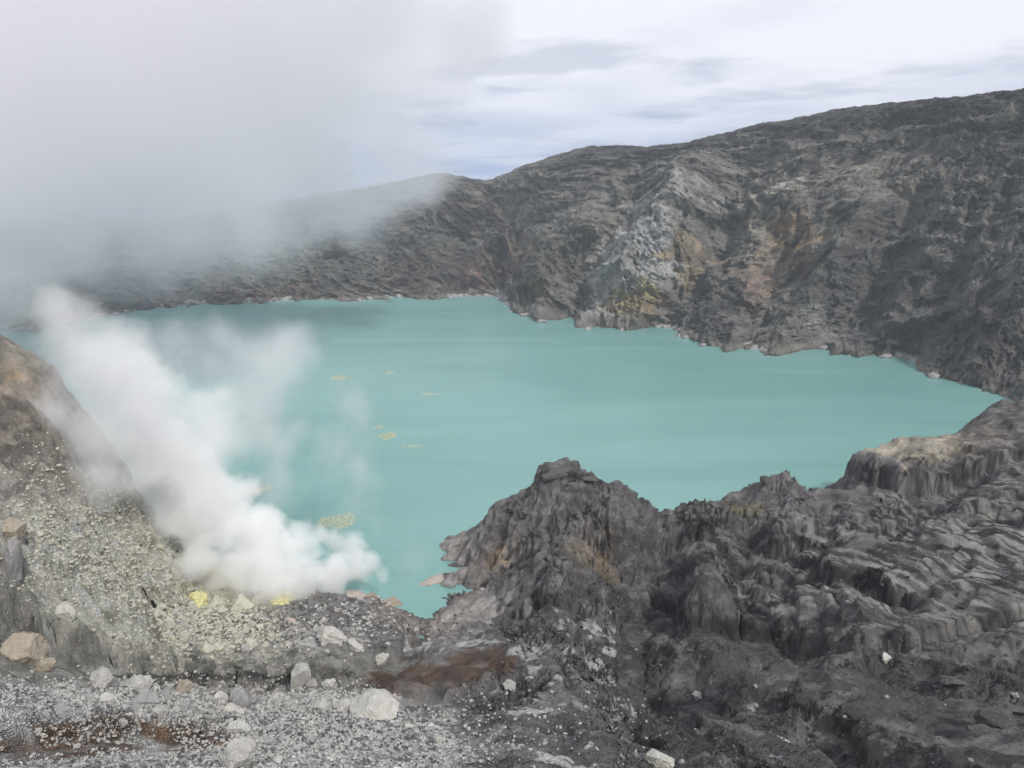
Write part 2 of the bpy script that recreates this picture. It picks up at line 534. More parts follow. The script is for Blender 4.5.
for cu_, cd_, ru_, rd_, hh_ in [(558, 212, 19, 5, 2.2), (590, 213, 17, 4, 1.2), (784, 226, 14, 5, 1.0), (688, 221, 11, 5, 1.2), (1006, 284, 30, 9, 2.5)]:
    xx_ = at(cu_, 470, cd_)[0]; wr_ = ru_ * cd_ * 1.05 / F
    e_ = np.hypot((X - xx_) / wr_, (Y - cd_) / rd_) + .25 * fbm2(X / 4, Y / 4, 3)
    Z += hh_ * sstep(1.15, .85, e_)
U2, V2 = project(X, Y, Z)
U2 = U2 + 9 * fbm2(X / 7, Y / 7, 3); V2 = V2 + 9 * fbm2(X / 7 + 30, Y / 7, 3)
for pts, drop, reach in LEDGES:
    xs = [p[0] for p in pts]; ys = [p[1] for p in pts]
    m = (U2 > min(xs) - 60) & (U2 < max(xs) + 60) & (V2 > min(ys) - 70) & (V2 < max(ys) + 90) & (Y > 20)
    d, s = polydist(U2[m], V2[m], pts)
    low = (s > 0)                                # pixel below the edge
    Z[m] -= drop * np.where(low, sstep(0, 6, d) * np.exp(-(d / reach) ** 2 * 1.2), 0)

# lay the rows of the mesh out anew so that steep faces get as many as flat ones
NRB = int(NR * 1.12)
R3 = np.hypot(RR, Z - H)
dr_ = np.diff(RR, axis=0); dz_ = np.diff(Z, axis=0)
ds = np.sqrt((.42 * dr_) ** 2 + dz_ ** 2) / R3[1:]
ds = ds * (.35 + .65 * sstep(25, 45, RR[1:]))
cs_ = np.concatenate([np.zeros((1, NC)), np.cumsum(ds, 0)])
for _ in range(2):                                  # even out between neighbouring columns
    w_ = 24
    pad = np.concatenate([np.repeat(cs_[:, :1], w_, 1), cs_, np.repeat(cs_[:, -1:], w_, 1)], 1)
    cum = np.cumsum(np.concatenate([np.zeros((pad.shape[0], 1)), pad], 1), 1)
    cs_ = (cum[:, 2 * w_ + 1:] - cum[:, :-2 * w_ - 1]) / (2 * w_ + 1)
R_new = np.empty((NRB, NC)); Z_new = np.empty((NRB, NC))
for j in range(NC):
    t_ = np.linspace(0, cs_[-1, j], NRB)
    R_new[:, j] = np.interp(t_, cs_[:, j], RR[:, j]); Z_new[:, j] = np.interp(t_, cs_[:, j], Z[:, j])


def resample(A):
    return np.stack([np.interp(R_new[:, j], RR[:, j], A[:, j]) for j in range(NC)], 1)


hill, strat, crag, rubble, NF, soil, ZB0 = [resample(A) for A in (hill, strat, crag, rubble, NF, soil, ZBASE)]
TH = np.broadcast_to(th, R_new.shape); RR = R_new
X = RR * np.sin(TH); Y = RR * np.cos(TH); Z = Z_new


def normals(X, Y, Z):
    P_ = np.stack([X, Y, Z], -1)
    n_ = np.cross(np.gradient(P_, axis=1), np.gradient(P_, axis=0))
    return n_ / (np.linalg.norm(n_, axis=-1, keepdims=True) + 1e-9)


def rid3(x, y, z, o=4, g=.55):
    s = 0; a = 1
    for i in range(o):
        n = 1 - np.abs(n3(x + 5.1 * i, y - 2.3 * i, z + 8.9 * i)) * 1.6
        s = s + a * n; x = x * 2.1; y = y * 2.1; z = z * 2.1; a *= g
    return s


nrm = normals(X, Y, Z)
calm = (.15 + .85 * NF) * (1 - .55 * hill) * (1 - .7 * soil)
rubble = rubble * (1 - soil)
dd_ = (1.1 * fbm3(X / 11, Y / 11, Z / 9, 2) + .34 * (rid3(X / 6, Y / 6, Z / 5, 5, .6) - 1.0)) * (.45 + .75 * crag + .2 * strat) * calm
dd_ += .30 * fbm3(X / 2.4, Y / 2.4, Z / 2.2, 4, .6) * calm
# beds of ash weather into thin ribs
zq = .8 * ZB0 + .2 * Z + 2.2 * fbm2(X / 40, Y / 40, 3)
qs = RR / 2.0 + ZB0 / 1.2 + .10 * X + 5.5 * fbm2(X / 45, Y / 45, 3) + .8 * fbm2(X / 10, Y / 10, 2)
ribC = n3(X / 30, Y / 30, zq / 1.1) + .8 * n3(X / 16, Y / 16, zq / .45)
ribS = n3(TH * 7, 7.3 + 0 * TH, qs * 1.5) + .9 * n3(TH * 16, 3.1 + 0 * TH, qs * 3.1)
ws_ = sstep(.1, .4, strat)
rib = ribC * (1 - ws_) + ribS * ws_
dd_ += (.34 - .22 * ws_) * rib * np.clip(strat + .25 * crag + .1, 0, 1) * (1 - hill)
P3 = np.stack([X, Y, Z], -1) + nrm * dd_[..., None]
X, Y, Z = P3[..., 0], P3[..., 1], P3[..., 2]
# rubble lumps
for L_, a_ in ((2.6, .8), (1.2, .5), (0.55, .22)):
    d1, d2, vv = worley(X / L_, Y / L_)
    Z = Z + a_ * np.clip(vv * 1.2 - .1, 0, 1) * np.clip(.25 - d1 * d1, 0, 1) * 2.4 * (rubble * .9 + .08) * NF
Z = Z + .10 * fbm3(X / .8, Y / .8, Z / .8, 3) * NF
print('height', time.time() - T0)

# --- colour of the near ground
U, V = project(X, Y, Z)
nA = .75 * fbm3(X / 12, Y / 12, Z / 9, 5, .6); nB = .75 * fbm3(X / 3.6, Y / 3.6, Z / 2.6, 5, .6); nC = fbm3(X / 2.2, Y / 2.2, Z / 2.2, 4, .6)
wu = U + 26 * nA + 12 * nB; wv = V + 13 * fbm3(X / 12 + 70, Y / 12, Z / 9, 4, .6) + 8 * nB
C = np.zeros(Z.shape + (3,)) + lin((94, 93, 92)) / K
left = sstep(470, 330, wu)
C = paint(C, left * .9, (124, 122, 114))
C = paint(C, blob(wu, wv, 110, 570, 150, 62, 30) * 1.3, (170, 168, 152))
C = paint(C, blob(wu, wv, 165, 570, 60, 42, 35) * .9, (178, 176, 148))
C = paint(C, blob(wu, wv, 20, 410, 70, 60) * .9, (148, 134, 116))
C = paint(C, blob(wu, wv, 0, 365, 18, 20) * .9, (165, 138, 95))
C = paint(C, blob(wu, wv, 45, 465, 60, 26, 35) * .7, (134, 126, 116))
C = paint(C, blob(wu, wv, 215, 560, 30, 36) * 1.1, (200, 195, 132))
C = paint(C, blob(wu, wv, 200, 625, 80, 24, 10), (168, 167, 148))
C = paint(C, blob(wu, wv, 222, 594, 56, 18, 6) * 1.1, (196, 190, 134))
C = paint(C, blob(wu, wv, 330, 612, 80, 18, 5), (108, 105, 105))
C = paint(C, blob(wu, wv, 395, 605, 26, 12, 15) * .8, (150, 130, 112))
C = paint(C, hill * .95, (152, 152, 150))
C = paint(C, blob(wu, wv, 60, 705, 150, 22) * .7, (122, 122, 124))
# brown soil banks
for cu, cv, ru, rv, rot, w in [(70, 732, 110, 17, -2, 1.6), (200, 740, 40, 12, 0, 1.2), (440, 672, 66, 20, -12, 1.8), (830, 724, 46, 24, 35, 1.3), (410, 672, 50, 8, 0, .9)]:
    C = paint(C, sstep(.35, .75, blob(wu, wv, cu, cv, ru, rv, rot) * w), (92, 70, 52) if cu != 830 else (84, 68, 57))
# near crag
C = paint(C, blob(wu, wv, 560, 520, 100, 60) * .9, (112, 109, 110))
C = paint(C, blob(wu, wv, 455, 550, 40, 34, -20) * 1.0, (156, 146, 142))
C = paint(C, blob(wu, wv, 465, 608, 36, 22, -25) * 1.2, (160, 150, 143))
C = paint(C, blob(wu, wv, 497, 596, 12, 9, 0) * 1.2, (172, 168, 170))
C = paint(C, blob(wu, wv, 505, 553, 18, 8, -30) * 1.1, (168, 142, 108))
C = paint(C, blob(wu, wv, 603, 557, 20, 13, 20) * 1.3, (166, 140, 98))
C = paint(C, blob(wu, wv, 740, 518, 13, 6, 10) * 1.3, (150, 144, 90))
C = paint(C, blob(wu, wv, 675, 620, 100, 80) * .9, (58, 56, 60))  # bowl darkened in the colour, partly for the shade of the hollow
C = paint(C, blob(wu, wv, 785, 500, 40, 26) * 1.0, (124, 118, 122))
C = paint(C, blob(wu, wv, 868, 480, 36, 30) * 1.0, (118, 110, 114))
C = paint(C, sstep(.25, .5, blob(wu, wv, 912, 447, 70, 17, 4)), (172, 160, 136))
C = paint(C, blob(wu, wv, 985, 438, 30, 13, 4) * .9, (94, 82, 68))
C = paint(C, blob(wu, wv, 1005, 412, 30, 9, 4) * .8, (66, 62, 60))
# right foreground
C = paint(C, sstep(560, 700, wu) * sstep(590, 660, wv) * .9, (72, 72, 71))
C = paint(C, blob(wu, wv, 900, 570, 190, 80) * .85, (70, 69, 68))
C = paint(C, blob(wu, wv, 960, 650, 90, 22) * .6, (74, 69, 64))
# layered ash: thin pale and dark beds
bed = rib + .25 * nB
C = paint(C, np.clip(strat + .2 * crag, 0, 1) * sstep(.05, .35, bed) * .85, (140, 137, 131))
C = paint(C, np.clip(strat + .3 * crag, 0, 1) * sstep(-.05, -.4, bed) * .85, (42, 40, 39))
# pale mineral crust in thin irregular patches
cr = .8 * fbm3(X / 3.4 + 40, Y / 3.4, Z / 2.4, 5, .5) + .25 * n2(X / 12, Y / 12)
crm = (1 - soil) * np.clip(blob(wu, wv, 560, 650, 80, 42) + blob(wu, wv, 560, 730, 90, 50) + blob(wu, wv, 430, 640, 70, 16) + blob(wu, wv, 770, 740, 26, 30) + .3 * hill + .35 * blob(wu, wv, 380, 620, 60, 18), 0, 1)
C = paint(C, sstep(.36, .41, cr * (.4 + .75 * crm) + .06) * sstep(.15, .4, crm), (166, 168, 168))
C = paint(C, sstep(.25, .6, blob(wu, wv, 325, 636, 24, 8, -8)) * .9, (172, 166, 164))
# dark damp streaks
C = paint(C, sstep(.15, .6, fbm3(X / 5 + 90, Y / 7, Z / 3.2, 5, .6)) * .5, (52, 50, 52))
C = paint(C, sstep(.15, .65, fbm3(X / 6 + 190, Y / 6, Z / 3, 5, .6)) * .45, (128, 125, 122))
# black cinder caps, dark bank strata, and shade painted into recesses and below ledges
for cu, cv, ru, rv, rot in [(556, 475, 22, 6, 0), (590, 479, 22, 4, 10), (765, 480, 9, 8, -20), (700, 528, 26, 7, -25), (840, 575, 60, 9, 15), (615, 540, 12, 7, 20), (520, 560, 26, 5, -30), (546, 602, 14, 12, 0), (960, 475, 14, 14, 0), (740, 630, 60, 12, 12), (200, 676, 110, 5, 0)]:
    C = paint(C, sstep(.35, .6, blob(U + 5 * nB, V + 4 * nB, cu, cv, ru, rv, rot)) * .8, (46, 43, 42))
C *= (1 + .27 * nC)[..., None]
C = np.clip(C, .012, .75)
wet = sstep(.8, .1, Z)
C = C * (1 - .35 * wet[..., None])
ground = grid_mesh('ground', np.stack([X, Y, Z], -1), C, mask=np.clip(rubble * .85 + .15, 0, 1))
ground.data.materials.append(MAT_NEAR)
ground['kind'] = 'structure'
print('ground', time.time() - T0)

# ------------------------------------------------------------------ far crater rim
ST = [  # shore, rim
    ((-300, 215, 0), (-430, 160, 130)), ((-345, 330, 0), (-560, 300, 110)), ((-388, 480, 0), (-620, 520, 92)),
    (on_lake(36, 327), at(0, 226, 840)), (on_lake(75, 319), at(80, 231, 900)), (on_lake(150, 308), at(150, 224, 950)), (on_lake(250, 301), at(250, 207, 1000)),
    (on_lake(300, 299), at(310, 196, 1020)), (on_lake(400, 297), at(385, 184, 1040)), (on_lake(445, 297), at(445, 173, 1050)), (on_lake(498, 299), at(484, 180, 1060)),
    (on_lake(510, 306), at(525, 165, 1010)), (on_lake(560, 313), at(582, 148, 960)), (on_lake(640, 322), at(680, 143, 900)), (on_lake(690, 334), at(750, 126, 840)),
    (on_lake(735, 345), at(800, 117, 790)), (on_lake(790, 346), at(850, 107, 750)), (on_lake(860, 350), at(920, 100, 700)), (on_lake(920, 365), at(970, 95, 650)),
    (on_lake(970, 379), at(1024, 88, 610)), (on_lake(1024, 399), at(1090, 78, 560)), ((325, 345, 0), (520, 430, 195)), ((340, 270, 0), (520, 290, 205)), ((330, 200, 0), (500, 170, 205)),
]
SA = np.array([s[0] for s in ST], float); RA = np.array([s[1] for s in ST], float)
mid = (SA + RA)[:, :2] / 2
arc = np.concatenate([[0], np.cumsum(np.hypot(*np.diff(mid, axis=0).T))])


def pchip(x, xp, fp):
    """smooth monotone-ish cubic interpolation"""
    h = np.diff(xp); d = np.diff(fp) / h
    m = np.zeros_like(fp); m[1:-1] = (d[:-1] * h[1:] + d[1:] * h[:-1]) / (h[:-1] + h[1:]); m[0] = d[0]; m[-1] = d[-1]
    i = np.clip(np.searchsorted(xp, x) - 1, 0, len(h) - 1)
    t = (x - xp[i]) / h[i]
    return ((2 * t ** 3 - 3 * t ** 2 + 1) * fp[i] + (t ** 3 - 2 * t ** 2 + t) * h[i] * m[i] + (-2 * t ** 3 + 3 * t ** 2) * fp[i + 1] + (t ** 3 - t ** 2) * h[i] * m[i + 1])


i0, i1 = 3, 21
NS, NT = 1750, 520
fine = np.linspace(arc[i0] - 20, arc[i1], NS)
S = np.concatenate([np.linspace(arc[0], fine[0], 120)[:-1], fine, np.linspace(arc[i1], arc[-1], 120)[1:]])
Tt = np.concatenate([np.linspace(-.14, 0, 14)[:-1], np.linspace(0, 1, NT), 1 + np.linspace(0, 1, 60)[1:] ** 2 * 1.8])
SH = np.stack([pchip(S, arc, SA[:, k]) for k in range(3)], -1)
RM = np.stack([pchip(S, arc, RA[:, k]) for k in range(3)], -1)
S2, T2 = np.meshgrid(S, Tt)
dv = (RM - SH)
rise = dv[:, 2]; run = np.hypot(dv[:, 0], dv[:, 1])
out = -dv[:, :2] / run[:, None]                  # towards the lake
tang = np.stack([-out[:, 1], out[:, 0]], -1)
Tc = np.clip(T2, 0, 1)
hz = SH[None, :, :2] + dv[None, :, :2] * T2[..., None]
BX, BY = hz[..., 0], hz[..., 1]
prof = T2 + 0.05 * np.sin(Tc * np.pi * 2) * -1
BZ = np.where(T2 <= 1, rise[None] * prof, rise[None] - (T2 - 1) * run[None] * .55)
sU, sV = project(BX, BY, BZ)                      # where the undisturbed wall lies, used to seat the spurs
AR = S2; HT = T2 * np.hypot(rise, run)[None]      # metres along and up the wall
inn = sstep(-.12, -.04, T2) * sstep(1.02, .9, T2)
inr = sstep(1.3, .97, T2)


def spur(pts, width, amp, sharp=1.0):
    """buttress running down the wall; pts in pixels of the undisturbed wall"""
    d, s = polydist(sU, sV, pts)
    a = np.clip(1 - d / width, 0, 1)
    return 2.0 * amp * a ** sharp


disp = np.zeros_like(BX)                          # towards the lake
jw = 14 * fbm2(AR / 60, HT / 60, 4)
sU = sU + jw; sV = sV + 10 * fbm2(AR / 50 + 33, HT / 50, 4)
disp += spur([(530, 315), (535, 280), (565, 250), (600, 235)], 34, 26)
disp += spur([(548, 325), (552, 292)], 24, 26)
disp += spur([(600, 335), (640, 270), (680, 210), (690, 185)], 52, 44)
disp += spur([(640, 335), (668, 280), (690, 215)], 24, 12)
disp += spur([(715, 355), (716, 300), (722, 280)], 30, 20)
disp += spur([(735, 360), (742, 318)], 12, 10)
disp += spur([(782, 360), (800, 320), (840, 260), (870, 220)], 42, 22)
disp += spur([(860, 360), (880, 320), (930, 260)], 40, 14)
disp += spur([(950, 390), (980, 330), (1024, 280)], 44, 16)
disp += spur([(40, 330), (45, 290)], 50, 15)
disp += spur([(120, 320), (120, 270), (130, 240)], 40, 11)
disp += spur([(230, 310), (240, 260), (230, 220)], 46, 11)
disp += spur([(340, 300), (350, 250), (330, 200)], 46, 13)
disp += spur([(430, 300), (425, 250), (445, 190)], 36, 12)
disp -= spur([(722, 300), (720, 250), (735, 215)], 20, 9)
disp -= spur([(575, 320), (590, 280), (630, 225)], 14, 10)
disp -= spur([(500, 290), (505, 260), (520, 230), (500, 195)], 24, 22)
disp -= spur([(760, 330), (770, 270), (790, 230)], 26, 10)
disp *= sstep(1.0, .75, T2) * (.55 + .45 * sstep(0, .28, T2))
# rills and ribs running down the wall
sw = AR + 22 * fbm2(AR / 70, HT / 70, 4) - .55 * HT * sstep(620, 780, sU) + .3 * HT * sstep(620, 540, sU)
lowpart = sstep(1.0, .5, T2)
disp += inn * 15 * (rid2(sw / 74, HT / 120, 4, .5) - .8) * (.4 + .6 * lowpart)
disp += inn * 5.5 * (rid2(sw / 24 + 7, HT / 42 + 3, 4, .55) - .8)
disp += inn * 2.0 * (rid2(sw / 8 + 7, HT / 10 + 3, 3, .55) - .8)
disp += inr * 5 * fbm2(AR / 18, HT / 18, 5, .6)
d1, d2, vv = worley(AR / 13 + fbm2(AR / 9, HT / 9, 3), HT / 17 + fbm2(AR / 9 + 5, HT / 9, 3))
disp += inn * 4.0 * (vv - .5) * sstep(.9, .5, T2)
d1, d2, vv = worley(AR / 4.5 + fbm2(AR / 4, HT / 4, 3), HT / 5 + fbm2(AR / 4 + 5, HT / 4, 3))
disp += inn * 1.6 * (vv - .5)
# benches of hard lava high on the wall
q = (BZ + 5 * fbm2(AR / 120, HT / 40, 3)) / 11.0
fq = q - np.floor(q)
disp += inn * (.3 + .7 * sstep(.3, .55, T2)) * 6.0 * (sstep(.0, .75, fq) - sstep(.75, 1, fq)) * (.5 + n2(AR / 60, BZ / 12))
cliffband = np.exp(-((T2 - .66) / .05) ** 2) * sstep(600, 700, sU)
disp += -7 * sstep(.60, .70, T2) * sstep(1, .8, T2) * sstep(600, 700, sU)
FX = BX + out[None, :, 0] * disp
FY = BY + out[None, :, 1] * disp
FZ = BZ + .25 * disp * inn + inr * .8 * fbm2(AR / 6, HT / 6, 4, .6) + sstep(.85, 1, T2) * (2.2 * fbm2(AR / 30, HT * 0 + 3, 5, .6))
# colour
U, V = sU, sV
nA = fbm3(FX / 40, FY / 40, FZ / 30, 5, .6); nB = fbm3(FX / 11, FY / 11, FZ / 9, 4, .6)
wu = U + 20 * nA; wv = V + 12 * nB
C = np.zeros(FX.shape + (3,)) + lin((110, 107, 102)) / K
C = paint(C, sstep(560, 440, wu) * .8, (96, 94, 90))
C = paint(C, sstep(780, 900, wu) * .8, (90, 88, 85))
C = paint(C, sstep(.74, .86, T2 + .06 * nA) * sstep(480, 600, wu) * .9, (66, 65, 65))          # dark scoria at the top
C = paint(C, sstep(.55, .66, T2) * sstep(.78, .7, T2) * sstep(620, 740, wu) * .5, (104, 99, 92))
for cu, cv, ru, rv, rot, rgb, w in [
    (640, 265, 60, 52, -40, (128, 126, 124), 1.0), (690, 215, 26, 34, 0, (128, 124, 122), .9), (620, 290, 40, 24, -50, (150, 147, 142), .9), (665, 250, 10, 40, -30, (168, 165, 165), .7),
    (650, 306, 34, 12, 0, (140, 120, 78), 1.1), (600, 232, 30, 16, -10, (110, 98, 76), .9), (545, 270, 36, 32, 0, (92, 88, 74), 1.0), (545, 300, 24, 10, 0, (106, 92, 60), .9),
    (788, 238, 36, 26, 20, (130, 104, 66), 1.2), (760, 265, 46, 16, -30, (118, 106, 92), 1.0), (800, 265, 24, 12, 0, (118, 92, 72), .9), (780, 184, 16, 9, 0, (170, 160, 140), 1.2),
    (750, 220, 20, 26, 0, (128, 120, 106), .9), (850, 180, 60, 16, 0, (108, 103, 95), .8), (905, 190, 20, 12, 0, (114, 106, 92), .8), (750, 290, 26, 24, -30, (116, 96, 84), .9),
    (716, 310, 26, 34, 0, (66, 65, 66), 1.0), (700, 270, 10, 30, 20, (132, 110, 76), .7), (840, 330, 40, 14, 10, (112, 110, 108), .8), (900, 300, 80, 60, 0, (84, 82, 82), .8), (1000, 270, 50, 36, 0, (98, 96, 94), .6),
    (470, 215, 40, 30, 20, (66, 52, 50), 1.3), (500, 250, 26, 30, 0, (74, 52, 48), 1.2), (440, 275, 60, 20, 0, (84, 62, 54), .9), (490, 285, 12, 12, 0, (118, 88, 72), 1.0), (395, 293, 16, 8, 0, (118, 84, 70), 1.0),
    (430, 290, 12, 8, 0, (112, 80, 68), 1.0), (515, 240, 12, 18, 0, (146, 122, 100), .9), (560, 190, 40, 18, -20, (64, 56, 55), 1.0), (380, 235, 40, 26, 0, (78, 68, 66), .8), (490, 195, 20, 10, 0, (108, 96, 90), .8),
    (980, 330, 40, 40, 0, (78, 72, 72), .8), (300, 296, 120, 6, 0, (112, 92, 84), .7), (40, 295, 40, 20, 0, (104, 106, 98), .8)]:
    k_ = 1.22 if sum(rgb) > 290 else 1.0
    C = paint(C, sstep(.2, .7, blob(wu, wv, cu, cv, ru, rv, rot)) * w * (.85 + .5 * nB), tuple(min(c_ * k_, 225) for c_ in rgb))
stre = fbm2(sw / 13, HT / 34, 5, .6)
C = paint(C, sstep(.15, .5, stre) * .4 * lowpart, (134, 128, 122))
C = paint(C, sstep(-.1, -.5, stre) * .35, (58, 56, 56))
stra = fbm2(AR / 80 + 50, (BZ + 3 * nA) / 5.5, 4, .6)
C = paint(C, sstep(.1, .4, stra) * .85 * sstep(.25, .5, T2) * sstep(1, .85, T2), (120, 115, 106))
C = paint(C, sstep(-.1, -.4, stra) * .75 * sstep(.25, .5, T2), (48, 46, 46))
C = paint(C, sstep(4, 1, FZ + 2 * nB) * .8, (128, 120, 108))
C = paint(C, sstep(1.2, .2, FZ) * .7, (56, 52, 50))
C *= (1 + .30 * nB)[..., None]
C = np.clip(C, .01, .7)
hills = grid_mesh('hills', np.stack([FX, FY, FZ], -1), C)
hills.data.materials.append(MAT_FAR)
hills['kind'] = 'structure'
print('hills', time.time() - T0)

# fallen blocks along the far waterline
_sel = np.nonzero(((np.abs(FZ) < 1.6) & (T2 > -.1) & (T2 < .2)).ravel())[0]
SHORE_PTS = np.stack([FX, FY, FZ], -1).reshape(-1, 3)[RNG.choice(_sel, 900)]

# the low country beyond the rim
m = bpy.data.meshes.new('terrain')
ring = [(math.cos(a) * 14000, math.sin(a) * 14000, -330) for a in np.linspace(0, 2 * math.pi, 65)[:-1]]
m.from_pydata(ring, [], [list(range(64))])
terr = bpy.data.objects.new('terrain', m); COL.objects.link(terr)
terr['kind'] = 'structure'
m.materials.append(rock_material('distant_forest', [(0.002, 1.0), (0.01, 1.0)], 2.0, base=(.05, .065, .04)))

# ------------------------------------------------------------------ lake
gx_ = np.linspace(-640, 640, 160); gy_ = np.linspace(60, 1150, 160)
GX, GY = np.meshgrid(gx_, gy_)
lake = grid_mesh('water', np.stack([GX, GY, 0 * GX], -1))
lake['kind'] = 'structure'
m, nt, out_ = new_mat('acid_lake')
L = nt.links
bs = N(nt, 'ShaderNodeBsdfPrincipled', Roughness=.24, IOR=1.33)
bs.inputs['Specular IOR Level'].default_value = .5
geo = N(nt, 'ShaderNodeNewGeometry')
mp = N(nt, 'ShaderNodeMapping'); mp.inputs['Scale'].default_value = (.35, 1.3, 1); mp.inputs['Rotation'].default_value = (0, 0, .25)
L.new(geo.outputs['Position'], mp.inputs['Vector'])
n1 = N(nt, 'ShaderNodeTexNoise', Scale=.012, Detail=5.0, Roughness=.55, Distortion=1.2)
L.new(mp.outputs[0], n1.inputs['Vector'])
cr = N(nt, 'ShaderNodeValToRGB')
cr.color_ramp.elements[0].position = .36; cr.color_ramp.elements[0].color = (.135, .294, .271, 1)
cr.color_ramp.elements[1].position = .62; cr.color_ramp.elements[1].color = (.170, .338, .314, 1)
L.new(n1.outputs['Fac'], cr.inputs['Fac'])
L.new(cr.outputs[0], bs.inputs['Base Color'])
nb = N(nt, 'ShaderNodeTexNoise', Scale=1.6, Detail=3.0)
L.new(mp.outputs[0], nb.inputs['Vector'])
bp = N(nt, 'ShaderNodeBump', Strength=.6, Distance=.15)
L.new(nb.outputs['Fac'], bp.inputs['Height']); L.new(bp.outputs[0], bs.inputs['Normal'])
L.new(bs.outputs[0], out_.inputs[0])
lake.data.materials.append(m)

# ------------------------------------------------------------------ where a pixel meets the near ground
def zbuffer(PX, PY, PZ, step=2):
    u, v = project(PX, PY, PZ)
    iu = (u / step).astype(int); iv = (v / step).astype(int)
    ok = (iu >= 0) & (iu < 1024 // step) & (iv >= 0) & (iv < 768 // step) & (PY > 15)
    key = (iv * (1024 // step) + iu)[ok]
    d = np.hypot(PX, PY)[ok]
    idx = np.nonzero(ok.ravel())[0]
    o_ = np.argsort(-d, kind='stable')
    buf = np.full((768 // step) * (1024 // step), -1, np.int64)
    buf[key[o_]] = idx[o_]
    return buf.reshape(768 // step, 1024 // step)


ZB = zbuffer(X, Y, Z)
GXYZ = np.stack([X, Y, Z], -1).reshape(-1, 3)


def ground_at(u, v):
    iu, iv = int(u / 2), int(v / 2)
    for r in range(0, 6):
        for dv_ in range(-r, r + 1):
            for du_ in range(-r, r + 1):
                a, b = iv + dv_, iu + du_
                if 0 <= a < ZB.shape[0] and 0 <= b < ZB.shape[1] and ZB[a, b] >= 0:
                    return GXYZ[ZB[a, b]]
    return None


def px_m(p):
    """metres per pixel at a point"""
    return (p[1] * CP - (p[2] - H) * SP) / F


def ico(sub):
    import bmesh
    bm = bmesh.new(); bmesh.ops.create_icosphere(bm, subdivisions=sub, radius=1)
    v = np.array([x.co for x in bm.verts]); f = np.array([[x.index for x in q.verts] for q in bm.faces])
    bm.free()
    return v, f


ICO1, ICO3, ICO4 = ico(2), ico(4), ico(5)


def stone_verts(base, seed, cuts=9, rough=.08, lump=.25):
    r = np.random.RandomState(seed)
    v = base.copy()
    o_ = r.rand(3) * 30
    v *= (1 + lump * fbm3(v[:, 0] * 1.1 + o_[0], v[:, 1] * 1.1 + o_[1], v[:, 2] * 1.1 + o_[2], 2))[:, None]
    for k in range(cuts):
        n = r.randn(3); n /= np.linalg.norm(n); d = r.uniform(.5, .85)
        e = v @ n - d
        v = v - np.outer(np.clip(e, 0, None), n) * .95
    v *= (1 + rough * fbm3(v[:, 0] * 4 + o_[0], v[:, 1] * 4 + o_[1], v[:, 2] * 4 + o_[2], 4, .6))[:, None]
    return v


def tri_mesh(name, v, f, mat, smooth=False):
    me = bpy.data.meshes.new(name)
    me.vertices.add(len(v)); me.vertices.foreach_set('co', v.astype(np.float32).ravel())
    me.loops.add(f.size); me.loops.foreach_set('vertex_index', f.ravel().astype(np.int32))
    me.polygons.add(len(f)); me.polygons.foreach_set('loop_start', np.arange(0, f.size, 3, dtype=np.int32))
    me.polygons.foreach_set('loop_total', np.full(len(f), 3, dtype=np.int32))
    me.polygons.foreach_set('use_smooth', np.full(len(f), smooth, dtype=bool))
    me.update(calc_edges=True)
    if mat: me.materials.append(mat)
    return me


def stone_mat(name, rgb, amp=.35):
    return rock_material(name, [(1.2, 1.0), (5.0, 1.0)], .10, base=tuple(lin(rgb) / K), amp=amp)


TONE = {
    'pale': stone_mat('pale_stone', (122, 121, 118)), 'white': stone_mat('bleached_stone', (130, 129, 124), .35),
    'grey': stone_mat('grey_stone', (104, 103, 102)), 'dark': stone_mat('dark_stone', (62, 60, 60)),
    'buff': stone_mat('buff_stone', (114, 107, 96)), 'yellow': stone_mat('sulphur_dusted_stone', (133, 132, 121), .3),
    'pink': stone_mat('pinkish_stone', (126, 118, 113)), 'olive': stone_mat('greenish_stone', (122, 121, 110)),
}
PROTO = {}
for ti, t in enumerate(TONE):
    for k in range(5):
        v = stone_verts(ICO3[0], 100 + ti * 10 + k)
        PROTO[t, k] = tri_mesh('boulder', v, ICO3[1], TONE[t])


def tagit(o, label, cat, group=None, kind=None):
    if label: o['label'] = label
    if cat: o['category'] = cat
    if group: o['group'] = group
    if kind: o['kind'] = kind


def stone(u, v, wpx, hpx, tone, label, name='boulder', group=None, rot=None, k=None, sink=.25, cat=None):
    p = ground_at(u, v)
    if p is None: return None
    m_ = px_m(p)
    me = PROTO[tone, random.randrange(5) if k is None else k]
    o = bpy.data.objects.new(name, me); COL.objects.link(o)
    rx, rz = wpx * m_ / 2 * 1.12, hpx * m_ / 2 * 1.15
    o.scale = (rx, (rx + rz) / 2 * random.uniform(.8, 1.1), rz)
    o.rotation_euler = (random.uniform(-.25, .25), rot if rot is not None else random.uniform(-.3, .3), random.uniform(-.4, .4))
    o.location = (p[0], p[1] + rx * .2, p[2] + rz * (1 - 2 * sink) * .45)
    tagit(o, label, cat or name, group)
    return o


